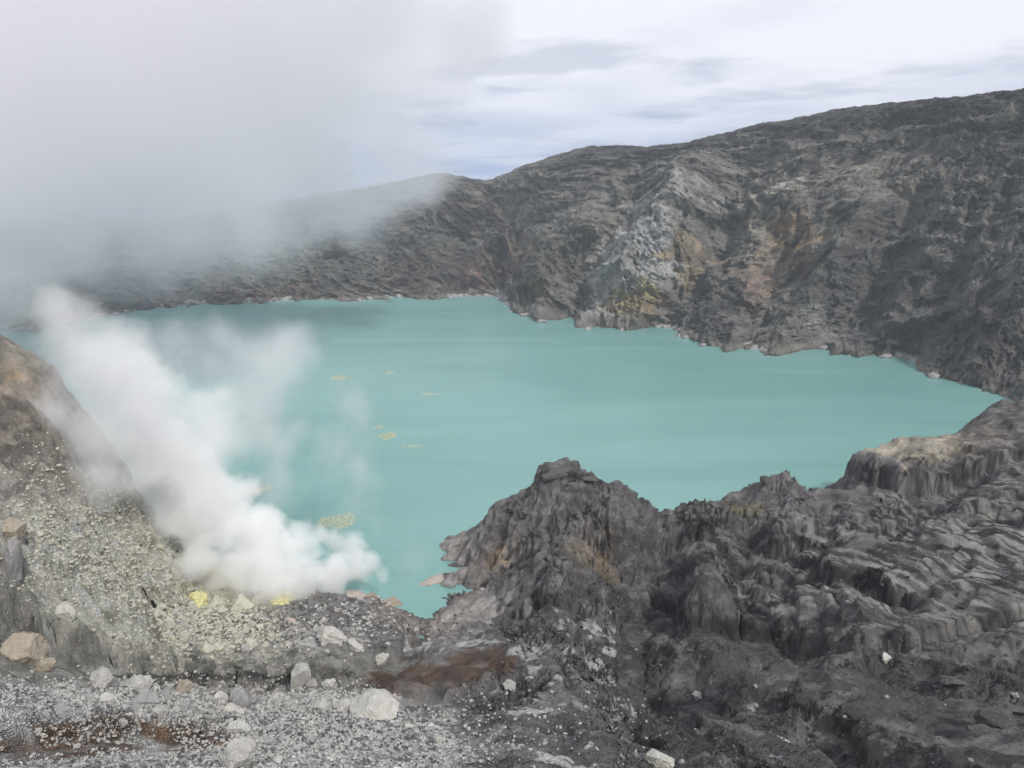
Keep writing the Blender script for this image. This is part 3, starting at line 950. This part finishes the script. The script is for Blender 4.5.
BIG = [
    (371, 716, 56, 30, 'white', 'largest pale boulder, at the foot of the brown earth slope', .05),
    (298, 684, 20, 34, 'pale', 'tilted pale grey slab standing upright on the dark bank right of the rubble', .35),
    (100, 684, 26, 22, 'pale', 'rounded pale boulder below the dark gully at lower left', 0),
    (134, 688, 30, 20, 'pale', 'wide pale boulder right of the rounded one below the dark gully', .1),
    (182, 690, 17, 15, 'buff', 'small buff angular boulder on the crest of the gravel hill, left of centre', .5),
    (238, 706, 32, 24, 'grey', 'blocky grey boulder bedded in the gravel crest above the brown bank end', 0),
    (239, 730, 22, 12, 'white', 'flat whitish stone in the gravel just above the pointed pale slab', -.1),
    (234, 764, 36, 34, 'pale', 'pointed pale slab rising from the gravel at the bottom edge', .6),
    (22, 656, 38, 34, 'buff', 'buff weathered block at the left edge above the gravel', 0),
    (10, 534, 26, 24, 'buff', 'big buff rock jutting in at the left edge, high on the slope', 0),
    (10, 572, 18, 46, 'grey', 'tall grey rock column under the buff rock at the left edge', .1),
    (42, 668, 18, 22, 'buff', 'upright buff stone just right of the weathered block at left', .3),
    (64, 617, 17, 20, 'white', 'whitish knobbly stone at the lip of the dark gully', .1),
    (204, 650, 14, 12, 'yellow', 'cream boulder at the lower end of the yellow rubble', 0),
    (331, 640, 34, 15, 'white', 'knobbly white rock mass on the grey mound, left of the brown slope', .1),
    (352, 647, 20, 11, 'white', 'smaller white rock against the right end of the knobbly white mass', .3),
    (380, 662, 14, 16, 'white', 'narrow white stone leaning beside the brown slope top', .4),
    (238, 606, 24, 15, 'yellow', 'cream rounded boulder directly below the steam vents', 0),
    (257, 600, 13, 16, 'yellow', 'upright cream stone between two vents at the steam base', .1),
    (214, 606, 17, 15, 'yellow', 'cream boulder at the left foot of the vents', 0),
    (145, 702, 28, 12, 'grey', 'low grey slab in the gravel between the brown bank and dark gully', 0),
    (60, 712, 24, 12, 'grey', 'flat grey block lying in the gravel just above the long brown bank', 0),
    (658, 764, 30, 18, 'white', 'pale whitish boulder at the bottom edge, below the crusted slope', 0),
    (509, 688, 14, 12, 'pale', 'single pale stone on the dark slope right of the brown patch', 0),
    (886, 659, 10, 10, 'white', 'small white stone perched on the smooth grey ridge at right', 0),
    (955, 684, 20, 11, 'dark', 'low dark stone on the right end of the smooth ridge crest', 0),
    (999, 724, 40, 20, 'dark', 'dark craggy boulder clump near the right edge', 0),
    (980, 732, 22, 14, 'dark', 'smaller dark rock at the left side of the craggy clump', .2),
    (1012, 712, 26, 14, 'dark', 'flat dark rock on top of the dark craggy clump', 0),
    (696, 697, 10, 8, 'pale', 'small pale stone on the ridge crest at bottom centre', 0),
    (766, 482, 14, 10, 'dark', 'black rock cap on the left shoulder of the right pinnacle', .4),
    (558, 474, 32, 8, 'dark', 'dark flat cap rock on the summit of the central crag', 0),
    (586, 478, 24, 6, 'dark', 'thin dark cap rock right of the summit cap on the central crag', .15),
]
for u, v, w_, h_, t, lab, rot in BIG:
    stone(u, v, w_, h_, t, lab, rot=rot, sink=.2)


def zone(n, us, vs, smin, smax, tones, label, group, inside=None, cat='stone'):
    c = 0; tries = 0
    while c < n and tries < n * 30:
        tries += 1
        u = random.uniform(*us); v = random.uniform(*vs)
        if inside and not inside(u, v): continue
        s = smin + (smax - smin) * random.random() ** 2.2
        if stone(u, v, s, s * random.uniform(.55, .85), random.choice(tones), label, 'stone', group, sink=.28, cat=cat): c += 1


ell = lambda cu, cv, ru, rv, k=0: (lambda u, v: ((u - cu) / ru) ** 2 + ((v - cv - k * (u - cu)) / rv) ** 2 < 1)
zone(70, (150, 280), (588, 658), 5, 12, ['yellow', 'yellow', 'olive', 'pale'], 'cream or yellowish stone in the rubble below the steam vents', 'rubble stones below the vents', ell(212, 625, 62, 30, .12))
zone(55, (20, 200), (495, 605), 4, 9, ['olive', 'olive', 'yellow', 'pale'], 'small greenish stone on the pale scree slope left of the vents', 'stones on the left scree', ell(105, 550, 90, 40, .5))
zone(60, (50, 350), (684, 716), 6, 17, ['pale', 'grey', 'white', 'grey'], 'pale grey stone along the crest of the gravel hill', 'stones on the gravel crest')
zone(36, (0, 440), (722, 768), 4, 11, ['pale', 'grey', 'white', 'grey'], 'grey stone in the gravel near the bottom edge at left', 'stones in the near gravel')
zone(22, (270, 420), (600, 655), 4, 9, ['grey', 'pale', 'pink'], 'grey stone on the rounded mound by the shore', 'stones on the shore mound')
zone(30, (640, 1020), (650, 768), 3, 8, ['grey', 'dark', 'grey', 'dark'], 'small grey stone on the dark ridges at lower right', 'stones on the lower right ridges')

# islets and shore rocks in the water
for u, v, w_, h_, t, lab in [(427, 582, 14, 4, 'pink', 'low pinkish rock at the outer end of the rocks in the water'), (437, 579, 22, 6, 'pink', 'long pinkish rock in the water touching the crag foot'), (448, 584, 16, 6, 'grey', 'grey rock in the water at the crag foot'),
                             (356, 594, 24, 5, 'pink', 'flat orange pink rock at the water edge left of the inlet'), (372, 594, 14, 4, 'buff', 'small buff rock at the water edge between two orange ones'), (392, 601, 26, 6, 'buff', 'flat yellowish rock at the water edge beside the inlet')]:
    p = on_lake(u, v + 2, 0); m_ = px_m(p)
    o = bpy.data.objects.new('shore_rock', PROTO[t, random.randrange(5)]); COL.objects.link(o)
    o.scale = (w_ * m_ * .56, w_ * m_ * .4, h_ * m_ * .8); o.location = (p[0], p[1], h_ * m_ * .15); o.rotation_euler = (0, 0, random.uniform(-.3, .3))
    tagit(o, lab, 'rock')

# yellow sulphur deposits round the vents
MAT_S = rock_material('sulphur', [(.8, 1.0), (3.0, 1.0)], .2, base=(.64, .61, .30), amp=.25)
for k, (u, v, w_, h_, lab) in enumerate([(212, 586, 24, 26, 'tall bright yellow sulphur mound at the left foot of the steam'), (279, 600, 24, 16, 'yellow sulphur mound at the right end of the vents beside grey mound'),
                                         (232, 590, 18, 20, 'yellow sulphur mound half hidden in steam between the vents'), (196, 600, 16, 16, 'small yellow sulphur mound on the scree edge left of the vents')]):
    p = ground_at(u, v); m_ = px_m(p)
    vv_ = stone_verts(ICO4[0], 900 + k, 2, .09, .5)
    o = bpy.data.objects.new('sulphur_mound', tri_mesh('sulphur_mound', vv_, ICO4[1], MAT_S, True)); COL.objects.link(o)
    o.scale = (w_ * m_ * .55, w_ * m_ * .5, h_ * m_ * .7); o.location = (p[0], p[1] + .5, p[2])
    tagit(o, lab, 'sulphur mound')

# floating sulphur slicks
ms, nt, out_ = new_mat('floating_sulphur')
bs = N(nt, 'ShaderNodeBsdfPrincipled', Roughness=.7)
g_ = N(nt, 'ShaderNodeNewGeometry'); n_ = N(nt, 'ShaderNodeTexNoise', Scale=1.2, Detail=5.0); nt.links.new(g_.outputs['Position'], n_.inputs['Vector'])
r_ = N(nt, 'ShaderNodeValToRGB'); r_.color_ramp.elements[0].position = .35; r_.color_ramp.elements[0].color = (.30, .42, .34, 1); r_.color_ramp.elements[1].position = .62; r_.color_ramp.elements[1].color = (.52, .47, .25, 1)
nt.links.new(n_.outputs['Fac'], r_.inputs['Fac']); nt.links.new(r_.outputs[0], bs.inputs['Base Color']); al = N(nt, 'ShaderNodeTexNoise', Scale=.9, Detail=6.0, Roughness=.7); nt.links.new(g_.outputs['Position'], al.inputs['Vector'])
am_ = N(nt, 'ShaderNodeMapRange'); am_.inputs['From Min'].default_value = .40; am_.inputs['From Max'].default_value = .56; nt.links.new(al.outputs['Fac'], am_.inputs['Value']); nt.links.new(am_.outputs[0], bs.inputs['Alpha'])
nt.links.new(bs.outputs[0], out_.inputs[0])


def slick(u, v, w_, h_, lab, seed):
    c = on_lake(u, v); m_ = px_m(c)
    e0 = on_lake(u, v - h_ / 2); e1 = on_lake(u, v + h_ / 2)
    ry = abs(e0[1] - e1[1]) / 2; rx = w_ * m_ / 2
    n = 72; r = np.random.RandomState(seed); ph = r.rand(6) * 6.28; am = r.rand(6) * .3
    top = []
    for i in range(n):
        a = 2 * math.pi * i / n
        q = 1 + sum(am[j] / (1 + j * .5) * math.sin((j + 2) * a + ph[j]) for j in range(6)) * .8 + .12 * r.randn() * .5
        top.append((rx * q * math.cos(a), ry * q * math.sin(a) + .25 * rx * math.sin(2 * a + ph[0]) * (ry / rx) ** .5))
    vs = [(x, y, .035) for x, y in top] + [(x * 1.02, y * 1.02, -.05) for x, y in top]
    fs = [list(range(n))] + [[i, i + n, (i + 1) % n + n, (i + 1) % n] for i in range(n)]
    me = bpy.data.meshes.new('sulphur_slick'); me.from_pydata(vs, [], fs); me.materials.append(ms)
    o = bpy.data.objects.new('sulphur_slick', me); COL.objects.link(o); o.location = c
    tagit(o, lab, 'sulphur slick', 'sulphur slicks floating on the lake')


for i, a in enumerate([(342, 378, 24, 4, 'long yellow sulphur slick farthest left out on the lake'), (390, 373, 10, 2, 'faint thin sulphur streak right of the long farthest slick'), (387, 436, 15, 8, 'yellow sulphur slick, larger of the close pair mid lake'),
                       (378, 427, 11, 3, 'small sulphur streak just above the larger of the close pair'), (430, 394, 16, 2, 'faint sulphur streak alone on the open water, farthest right'), (260, 490, 18, 10, 'greenish yellow slick just above the steam by the vents'),
                       (335, 521, 38, 14, 'broad pale yellow slick showing through the steam edge'), (410, 446, 16, 2, 'faint thin streak right of the close pair of slicks')]):
    slick(*a, 50 + i)


# loose gravel: thousands of small stones, nobody could count them
def gravel(n, name, zones, mat, label, smin, smax):
    V_, F_ = [], []; base = [stone_verts(ICO1[0], 700 + k, 5, .1, .3) for k in range(12)]
    c = 0
    tot_ = sum(z[4] for z in zones)
    for cu, cv, ru, rv, w_ in zones:
        for _ in range(int(n * w_ / tot_)):
            u = cu + random.gauss(0, ru); v = cv + random.gauss(0, rv)
            if not (0 <= u < 1024 and 0 <= v < 768): continue
            k = ZB[int(v / 2), int(u / 2)]
            if k < 0 or (soil.flat[k] > .3 and random.random() < .93): continue
            p = GXYZ[k]
            if p[2] < .3: continue
            s = (smin + (smax - smin) * random.random() ** 3) * px_m(p) / 2
            b = base[random.randrange(12)]; a = random.random() * 6.28
            ca, sa = math.cos(a), math.sin(a)
            q = b * (s * random.uniform(.8, 1.3), s, s * random.uniform(.5, .9))
            q = np.stack([q[:, 0] * ca - q[:, 1] * sa, q[:, 0] * sa + q[:, 1] * ca, q[:, 2]], -1) + p + (random.uniform(-.2, .2) * px_m(p) * 4, random.uniform(-.2, .2) * px_m(p) * 4, s * .25)
            V_.append(q); F_.append(ICO1[1] + c * len(ICO1[0])); c += 1
    o = bpy.data.objects.new(name, tri_mesh(name, np.concatenate(V_), np.concatenate(F_), mat)); COL.objects.link(o)
    tagit(o, label, None, None, 'stuff')


gravel(7500, 'gravel', [(230, 735, 150, 22, 6), (100, 695, 90, 10, 2), (300, 700, 60, 8, 1.5), (350, 620, 50, 16, .6)], TONE['pale'], 'loose pale grey gravel strewn over the near slopes', 1.6, 5)
gravel(3800, 'gravel', [(105, 550, 60, 32, 3), (210, 625, 40, 16, 2), (60, 480, 40, 30, .6)], TONE['yellow'], 'fine greenish yellow scree on the slope beside the vents', 1.5, 4.5)
gravel(3500, 'gravel', [(230, 735, 150, 22, 2), (600, 700, 120, 50, 1), (850, 660, 130, 60, 1), (330, 620, 60, 16, 1), (110, 560, 80, 40, .25)], TONE['dark'], 'loose dark grey gravel between the pale stones', 1.6, 4.5)
V_, F_ = [], []
for c_, p_ in enumerate(SHORE_PTS):
    b_ = stone_verts(ICO1[0], 760 + c_ % 9, 5, .1, .3); s_ = .7 + 3.2 * random.random() ** 4
    V_.append(b_ * (s_ * random.uniform(.8, 1.5), s_ * random.uniform(.8, 1.3), s_ * .75) + p_ + (random.uniform(-3, 3), random.uniform(-4, 1), 0)); F_.append(ICO1[1] + c_ * len(ICO1[0]))
    V_[-1][:, 2] += -p_[2] + .1 * s_
o = bpy.data.objects.new('rubble', tri_mesh('rubble', np.concatenate(V_), np.concatenate(F_), TONE['grey'])); COL.objects.link(o)
tagit(o, 'fallen blocks of rock along the foot of the far crater wall', None, None, 'stuff')
print('stones', time.time() - T0)

# ------------------------------------------------------------------ steam and fog
def volume_object(name, label, blobs, dens, hull, voxel, noise, thr, colour=(1, 1, 1), aniso=.2, step=1.0, soft=.5, warp=(1, 1, 1), amp=1.7):
    """blobs: (u, v, D, radius px, weight). A closed hull round them, filled with uneven vapour"""
    cs = []
    for u, v, D, r, w_ in blobs:
        c = np.array(at(u, v, D)); cs.append((c, r * px_m(c), w_))
    V_, F_, c_ = [], [], 0
    v0, f0 = ico(3)
    for c, r, w_ in cs:
        V_.append(v0 * (r * 1.20 + .50 * 1.1 / noise * max(warp)) + c); F_.append(f0 + c_ * len(v0)); c_ += 1
    me = tri_mesh(name, np.concatenate(V_), np.concatenate(F_), None)
    o = bpy.data.objects.new(name, me); COL.objects.link(o)
    md = o.modifiers.new('Remesh', 'REMESH'); md.mode = 'VOXEL'; md.voxel_size = voxel
    m, nt, out = new_mat(name)
    L = nt.links
    g = N(nt, 'ShaderNodeNewGeometry')
    # warp the lookup so that the puffs are not balls
    nw = N(nt, 'ShaderNodeTexNoise', Scale=noise * .6, Detail=2.0)
    L.new(g.outputs['Position'], nw.inputs['Vector'])
    sb = N(nt, 'ShaderNodeVectorMath', _operation='SUBTRACT'); sb.inputs[1].default_value = (.5, .5, .5); L.new(nw.outputs['Color'], sb.inputs[0])
    ms_ = N(nt, 'ShaderNodeVectorMath', _operation='MULTIPLY_ADD'); k_ = 1.1 / noise
    ms_.inputs[1].default_value = (k_ * warp[0], k_ * warp[1], k_ * warp[2]); L.new(sb.outputs[0], ms_.inputs[0]); L.new(g.outputs['Position'], ms_.inputs[2])
    tot = None
    for c, r, w_ in cs:
        d = N(nt, 'ShaderNodeVectorMath', _operation='DISTANCE'); d.inputs[1].default_value = tuple(c); L.new(ms_.outputs[0], d.inputs[0])
        mr = N(nt, 'ShaderNodeMapRange'); mr.inputs['From Min'].default_value = r * 1.15; mr.inputs['From Max'].default_value = r * .1
        mr.inputs['To Min'].default_value = 0; mr.inputs['To Max'].default_value = w_
        L.new(d.outputs['Value'], mr.inputs['Value'])
        if tot is None: tot = mr.outputs[0]
        else:
            a = N(nt, 'ShaderNodeMath', _operation='MAXIMUM')
            L.new(tot, a.inputs[0]); L.new(mr.outputs[0], a.inputs[1]); tot = a.outputs[0]
    nn = N(nt, 'ShaderNodeTexNoise', Scale=noise, Detail=4.0, Roughness=.55)
    L.new(g.outputs['Position'], nn.inputs['Vector'])
    nm = N(nt, 'ShaderNodeMath', _operation='MULTIPLY_ADD'); nm.inputs[1].default_value = amp; nm.inputs[2].default_value = -amp / 2 - thr
    L.new(nn.outputs['Fac'], nm.inputs[0])
    ad = N(nt, 'ShaderNodeMath', _operation='ADD'); L.new(tot, ad.inputs[0]); L.new(nm.outputs[0], ad.inputs[1])
    rp = N(nt, 'ShaderNodeMapRange', _interpolation_type='SMOOTHSTEP'); rp.inputs['From Min'].default_value = 0; rp.inputs['From Max'].default_value = soft
    rp.inputs['To Max'].default_value = dens
    L.new(ad.outputs[0], rp.inputs['Value'])
    # nothing where no puff is
    gate = N(nt, 'ShaderNodeMapRange'); gate.inputs['From Min'].default_value = .01; gate.inputs['From Max'].default_value = .16; L.new(tot, gate.inputs['Value'])
    gm = N(nt, 'ShaderNodeMath', _operation='MULTIPLY'); L.new(rp.outputs[0], gm.inputs[0]); L.new(gate.outputs[0], gm.inputs[1])
    vs = N(nt, 'ShaderNodeVolumePrincipled', Anisotropy=aniso); vs.inputs['Color'].default_value = (*colour, 1)
    L.new(gm.outputs[0], vs.inputs['Density']); L.new(vs.outputs[0], out.inputs['Volume'])
    try: m.cycles.volume_step_rate = step
    except Exception: pass
    me.materials.append(m)
    tagit(o, label, None, None, 'stuff')
    return o


if True:
    volume_object('steam', 'dense white steam billowing from the sulphur vents at the shore', [
        (205, 598, 183, 14, 1), (216, 576, 187, 24, 1.2), (238, 572, 188, 30, 1.3), (268, 568, 189, 32, 1.35), (300, 572, 190, 30, 1.3), (330, 574, 192, 28, 1.2), (356, 572, 194, 20, 1.1), (372, 562, 196, 14, .95), (384, 574, 196, 9, .7), (190, 560, 178, 24, .8), (318, 540, 196, 22, .9), (345, 556, 200, 24, .8),
        (258, 540, 193, 34, 1.25), (292, 548, 194, 26, 1.1), (222, 528, 190, 40, 1.25), (196, 500, 189, 46, 1.2), (170, 470, 188, 46, 1.0), (235, 490, 196, 26, .9), (150, 440, 186, 40, .8)],
        .32, 1.35, 1.4, .13, .10, step=.3, soft=.75, aniso=0, amp=2.7)
    volume_object('steam', 'paler steam drifting up left along the slope from the dense plume', [
        (185, 480, 184, 54, .95), (150, 440, 176, 60, 1.0), (120, 405, 168, 60, 1.0), (92, 372, 162, 58, .95), (62, 345, 158, 52, .85), (28, 318, 154, 40, .55), (210, 440, 190, 48, .8), (150, 370, 190, 46, .7), (110, 480, 160, 36, .6)],
        .12, 1.35, 2.0, .07, .10, step=.45, soft=.9, aniso=0, amp=3.0)
    volume_object('steam', 'thin torn veil of steam drifting over the lake right of the plume', [
        (275, 365, 214, 52, .8), (250, 410, 212, 62, .8), (290, 430, 214, 52, .6), (190, 370, 210, 60, .6), (290, 470, 212, 50, .5), (350, 500, 212, 54, .45), (410, 530, 214, 50, .4), (330, 440, 216, 60, .5), (220, 345, 214, 50, .5)],
        .085, 1.3, 2.2, .05, .13, step=.6, soft=.9, amp=2.4)
    volume_object('fog', 'grey bank of fog and volcanic gas hiding the crater rim and sky at upper left', [
        (60, 20, 430, 290, 1.3), (230, 0, 450, 220, 1.2), (340, 10, 470, 105, 1.1), (410, 30, 480, 60, .8), (0, 170, 400, 120, 1.0), (130, 180, 450, 100, 1.0), (230, 170, 500, 80, .95), (300, 150, 520, 90, 1.0), (345, 110, 520, 76, .95), (60, 205, 600, 80, 1.1), (170, 205, 620, 80, 1.1), (265, 190, 640, 70, 1.0),
        (330, 200, 600, 50, .6), (400, 190, 660, 40, .5), (440, 170, 680, 30, .4), (415, 100, 540, 62, .85), (445, 40, 480, 66, .85), (410, 165, 600, 50, .65), (360, 205, 640, 50, .6), (-150, 150, 380, 260, 1.2), (10, 290, 330, 60, .5), (110, 250, 560, 60, .55), (200, 240, 600, 50, .5)],
        .029, 1.25, 12, .014, .03, step=1.2, soft=.9, aniso=.5, amp=2.4, colour=(.980, .964, .976))

# ------------------------------------------------------------------ haze in the air
hz = bpy.data.meshes.new('haze')
x0, x1, y0, y1, z0, z1 = -900, 900, -60, 1500, -331.5, 330
hz.from_pydata([(x, y, z) for x in (x0, x1) for y in (y0, y1) for z in (z0, z1)], [], [(0, 1, 3, 2), (4, 6, 7, 5), (0, 4, 5, 1), (2, 3, 7, 6), (0, 2, 6, 4), (1, 5, 7, 3)])
hzo = bpy.data.objects.new('haze', hz); COL.objects.link(hzo); hzo['kind'] = 'stuff'; hzo['label'] = 'thin haze in the air of the crater'
m, nt, out_ = new_mat('haze')
pv = N(nt, 'ShaderNodeVolumePrincipled', Density=.00015); pv.inputs['Color'].default_value = (.86, .92, 1, 1)
nt.links.new(pv.outputs[0], out_.inputs['Volume']); hz.materials.append(m)

# ------------------------------------------------------------------ light
SUN_EL, SUN_AZ = math.radians(42), math.radians(150)      # azimuth from +Y towards +X
w = bpy.data.worlds.new('World'); sc.world = w; w.use_nodes = True
nt = w.node_tree; L = nt.links
bg = nt.nodes['Background']; bg.inputs['Strength'].default_value = .1
sky = N(nt, 'ShaderNodeTexSky', _sky_type='NISHITA')
sky.sun_disc = False; sky.sun_elevation = SUN_EL; sky.sun_rotation = SUN_AZ
sky.altitude = 2300; sky.air_density = 1.0; sky.dust_density = 0.2
tc = N(nt, 'ShaderNodeTexCoord')
sx = N(nt, 'ShaderNodeSeparateXYZ'); L.new(tc.outputs['Generated'], sx.inputs[0])
# cloud sheet: direction projected on a flat layer overhead
zz = N(nt, 'ShaderNodeMath', _operation='MAXIMUM'); zz.inputs[1].default_value = .0; L.new(sx.outputs['Z'], zz.inputs[0])
za = N(nt, 'ShaderNodeMath', _operation='ADD'); za.inputs[1].default_value = .07; L.new(zz.outputs[0], za.inputs[0])
dx = N(nt, 'ShaderNodeMath', _operation='DIVIDE'); L.new(sx.outputs['X'], dx.inputs[0]); L.new(za.outputs[0], dx.inputs[1])
dy = N(nt, 'ShaderNodeMath', _operation='DIVIDE'); L.new(sx.outputs['Y'], dy.inputs[0]); L.new(za.outputs[0], dy.inputs[1])
cx = N(nt, 'ShaderNodeCombineXYZ'); L.new(dx.outputs[0], cx.inputs[0]); L.new(dy.outputs[0], cx.inputs[1])
na = N(nt, 'ShaderNodeTexNoise', Scale=.8, Detail=6.0, Roughness=.5, Distortion=.3)
L.new(cx.outputs[0], na.inputs['Vector'])
nb = N(nt, 'ShaderNodeTexNoise', Scale=1.1, Detail=5.0, Roughness=.5, Distortion=.2)
mp = N(nt, 'ShaderNodeMapping'); mp.inputs['Location'].default_value = (7.3, 2.2, 3); L.new(cx.outputs[0], mp.inputs['Vector']); L.new(mp.outputs[0], nb.inputs['Vector'])
# grey bellies over white sheet
cc = N(nt, 'ShaderNodeValToRGB')
cc.color_ramp.elements[0].position = .54; cc.color_ramp.elements[0].color = (8.6, 8.75, 9.5, 1)
cc.color_ramp.elements[1].position = .66; cc.color_ramp.elements[1].color = (6.3, 6.6, 7.6, 1)
L.new(nb.outputs['Fac'], cc.inputs['Fac'])
# coverage: thin near the horizon, where blue shows
cv = N(nt, 'ShaderNodeMapRange'); cv.inputs['From Min'].default_value = .0; cv.inputs['From Max'].default_value = .14
cv.inputs['To Min'].default_value = .26; cv.inputs['To Max'].default_value = .93
L.new(sx.outputs['Z'], cv.inputs['Value'])
cw = N(nt, 'ShaderNodeMapRange'); cw.inputs['From Min'].default_value = .35; cw.inputs['From Max'].default_value = .6
cw.inputs['To Min'].default_value = -.08; cw.inputs['To Max'].default_value = .14
L.new(na.outputs['Fac'], cw.inputs['Value'])
ca = N(nt, 'ShaderNodeMath', _operation='ADD', _use_clamp=True); L.new(cv.outputs[0], ca.inputs[0]); L.new(cw.outputs[0], ca.inputs[1])
mxc = N(nt, 'ShaderNodeMix', _data_type='RGBA'); L.new(ca.outputs[0], mxc.inputs['Factor'])
sv = N(nt, 'ShaderNodeVectorMath', _operation='MULTIPLY_ADD'); sv.inputs[1].default_value = (1, 1, .8); sv.inputs[2].default_value = (0, 0, .34)
L.new(tc.outputs['Generated'], sv.inputs[0]); svn = N(nt, 'ShaderNodeVectorMath', _operation='NORMALIZE'); L.new(sv.outputs[0], svn.inputs[0]); L.new(svn.outputs[0], sky.inputs['Vector'])
sk2 = N(nt, 'ShaderNodeVectorMath', _operation='SCALE'); sk2.inputs['Scale'].default_value = 1.4; L.new(sky.outputs[0], sk2.inputs[0])
L.new(sk2.outputs[0], mxc.inputs['A']); L.new(cc.outputs[0], mxc.inputs['B'])
L.new(mxc.outputs['Result'], bg.inputs['Color'])

sun = bpy.data.lights.new('sun', 'SUN'); sun.energy = 3.0; sun.angle = math.radians(4); sun.color = (1, .96, .9)
suno = bpy.data.objects.new('sun', sun); COL.objects.link(suno)
dirv = Vector((math.sin(SUN_AZ) * math.cos(SUN_EL), math.cos(SUN_AZ) * math.cos(SUN_EL), math.sin(SUN_EL)))
suno.rotation_euler = dirv.to_track_quat('Z', 'Y').to_euler()

sc.view_settings.view_transform = 'Standard'; sc.view_settings.look = 'None'
sc.view_settings.gamma = 1; sc.view_settings.exposure = 0.12; sc.view_settings.use_curve_mapping = False
sc.render.engine = 'CYCLES'
cy = sc.cycles
cy.max_bounces = 16; cy.diffuse_bounces = 2; cy.glossy_bounces = 2; cy.volume_bounces = 14; cy.transparent_max_bounces = 16
cy.use_denoising = True
cy.use_adaptive_sampling = True; cy.adaptive_threshold = 0.05
print('script', time.time() - T0)
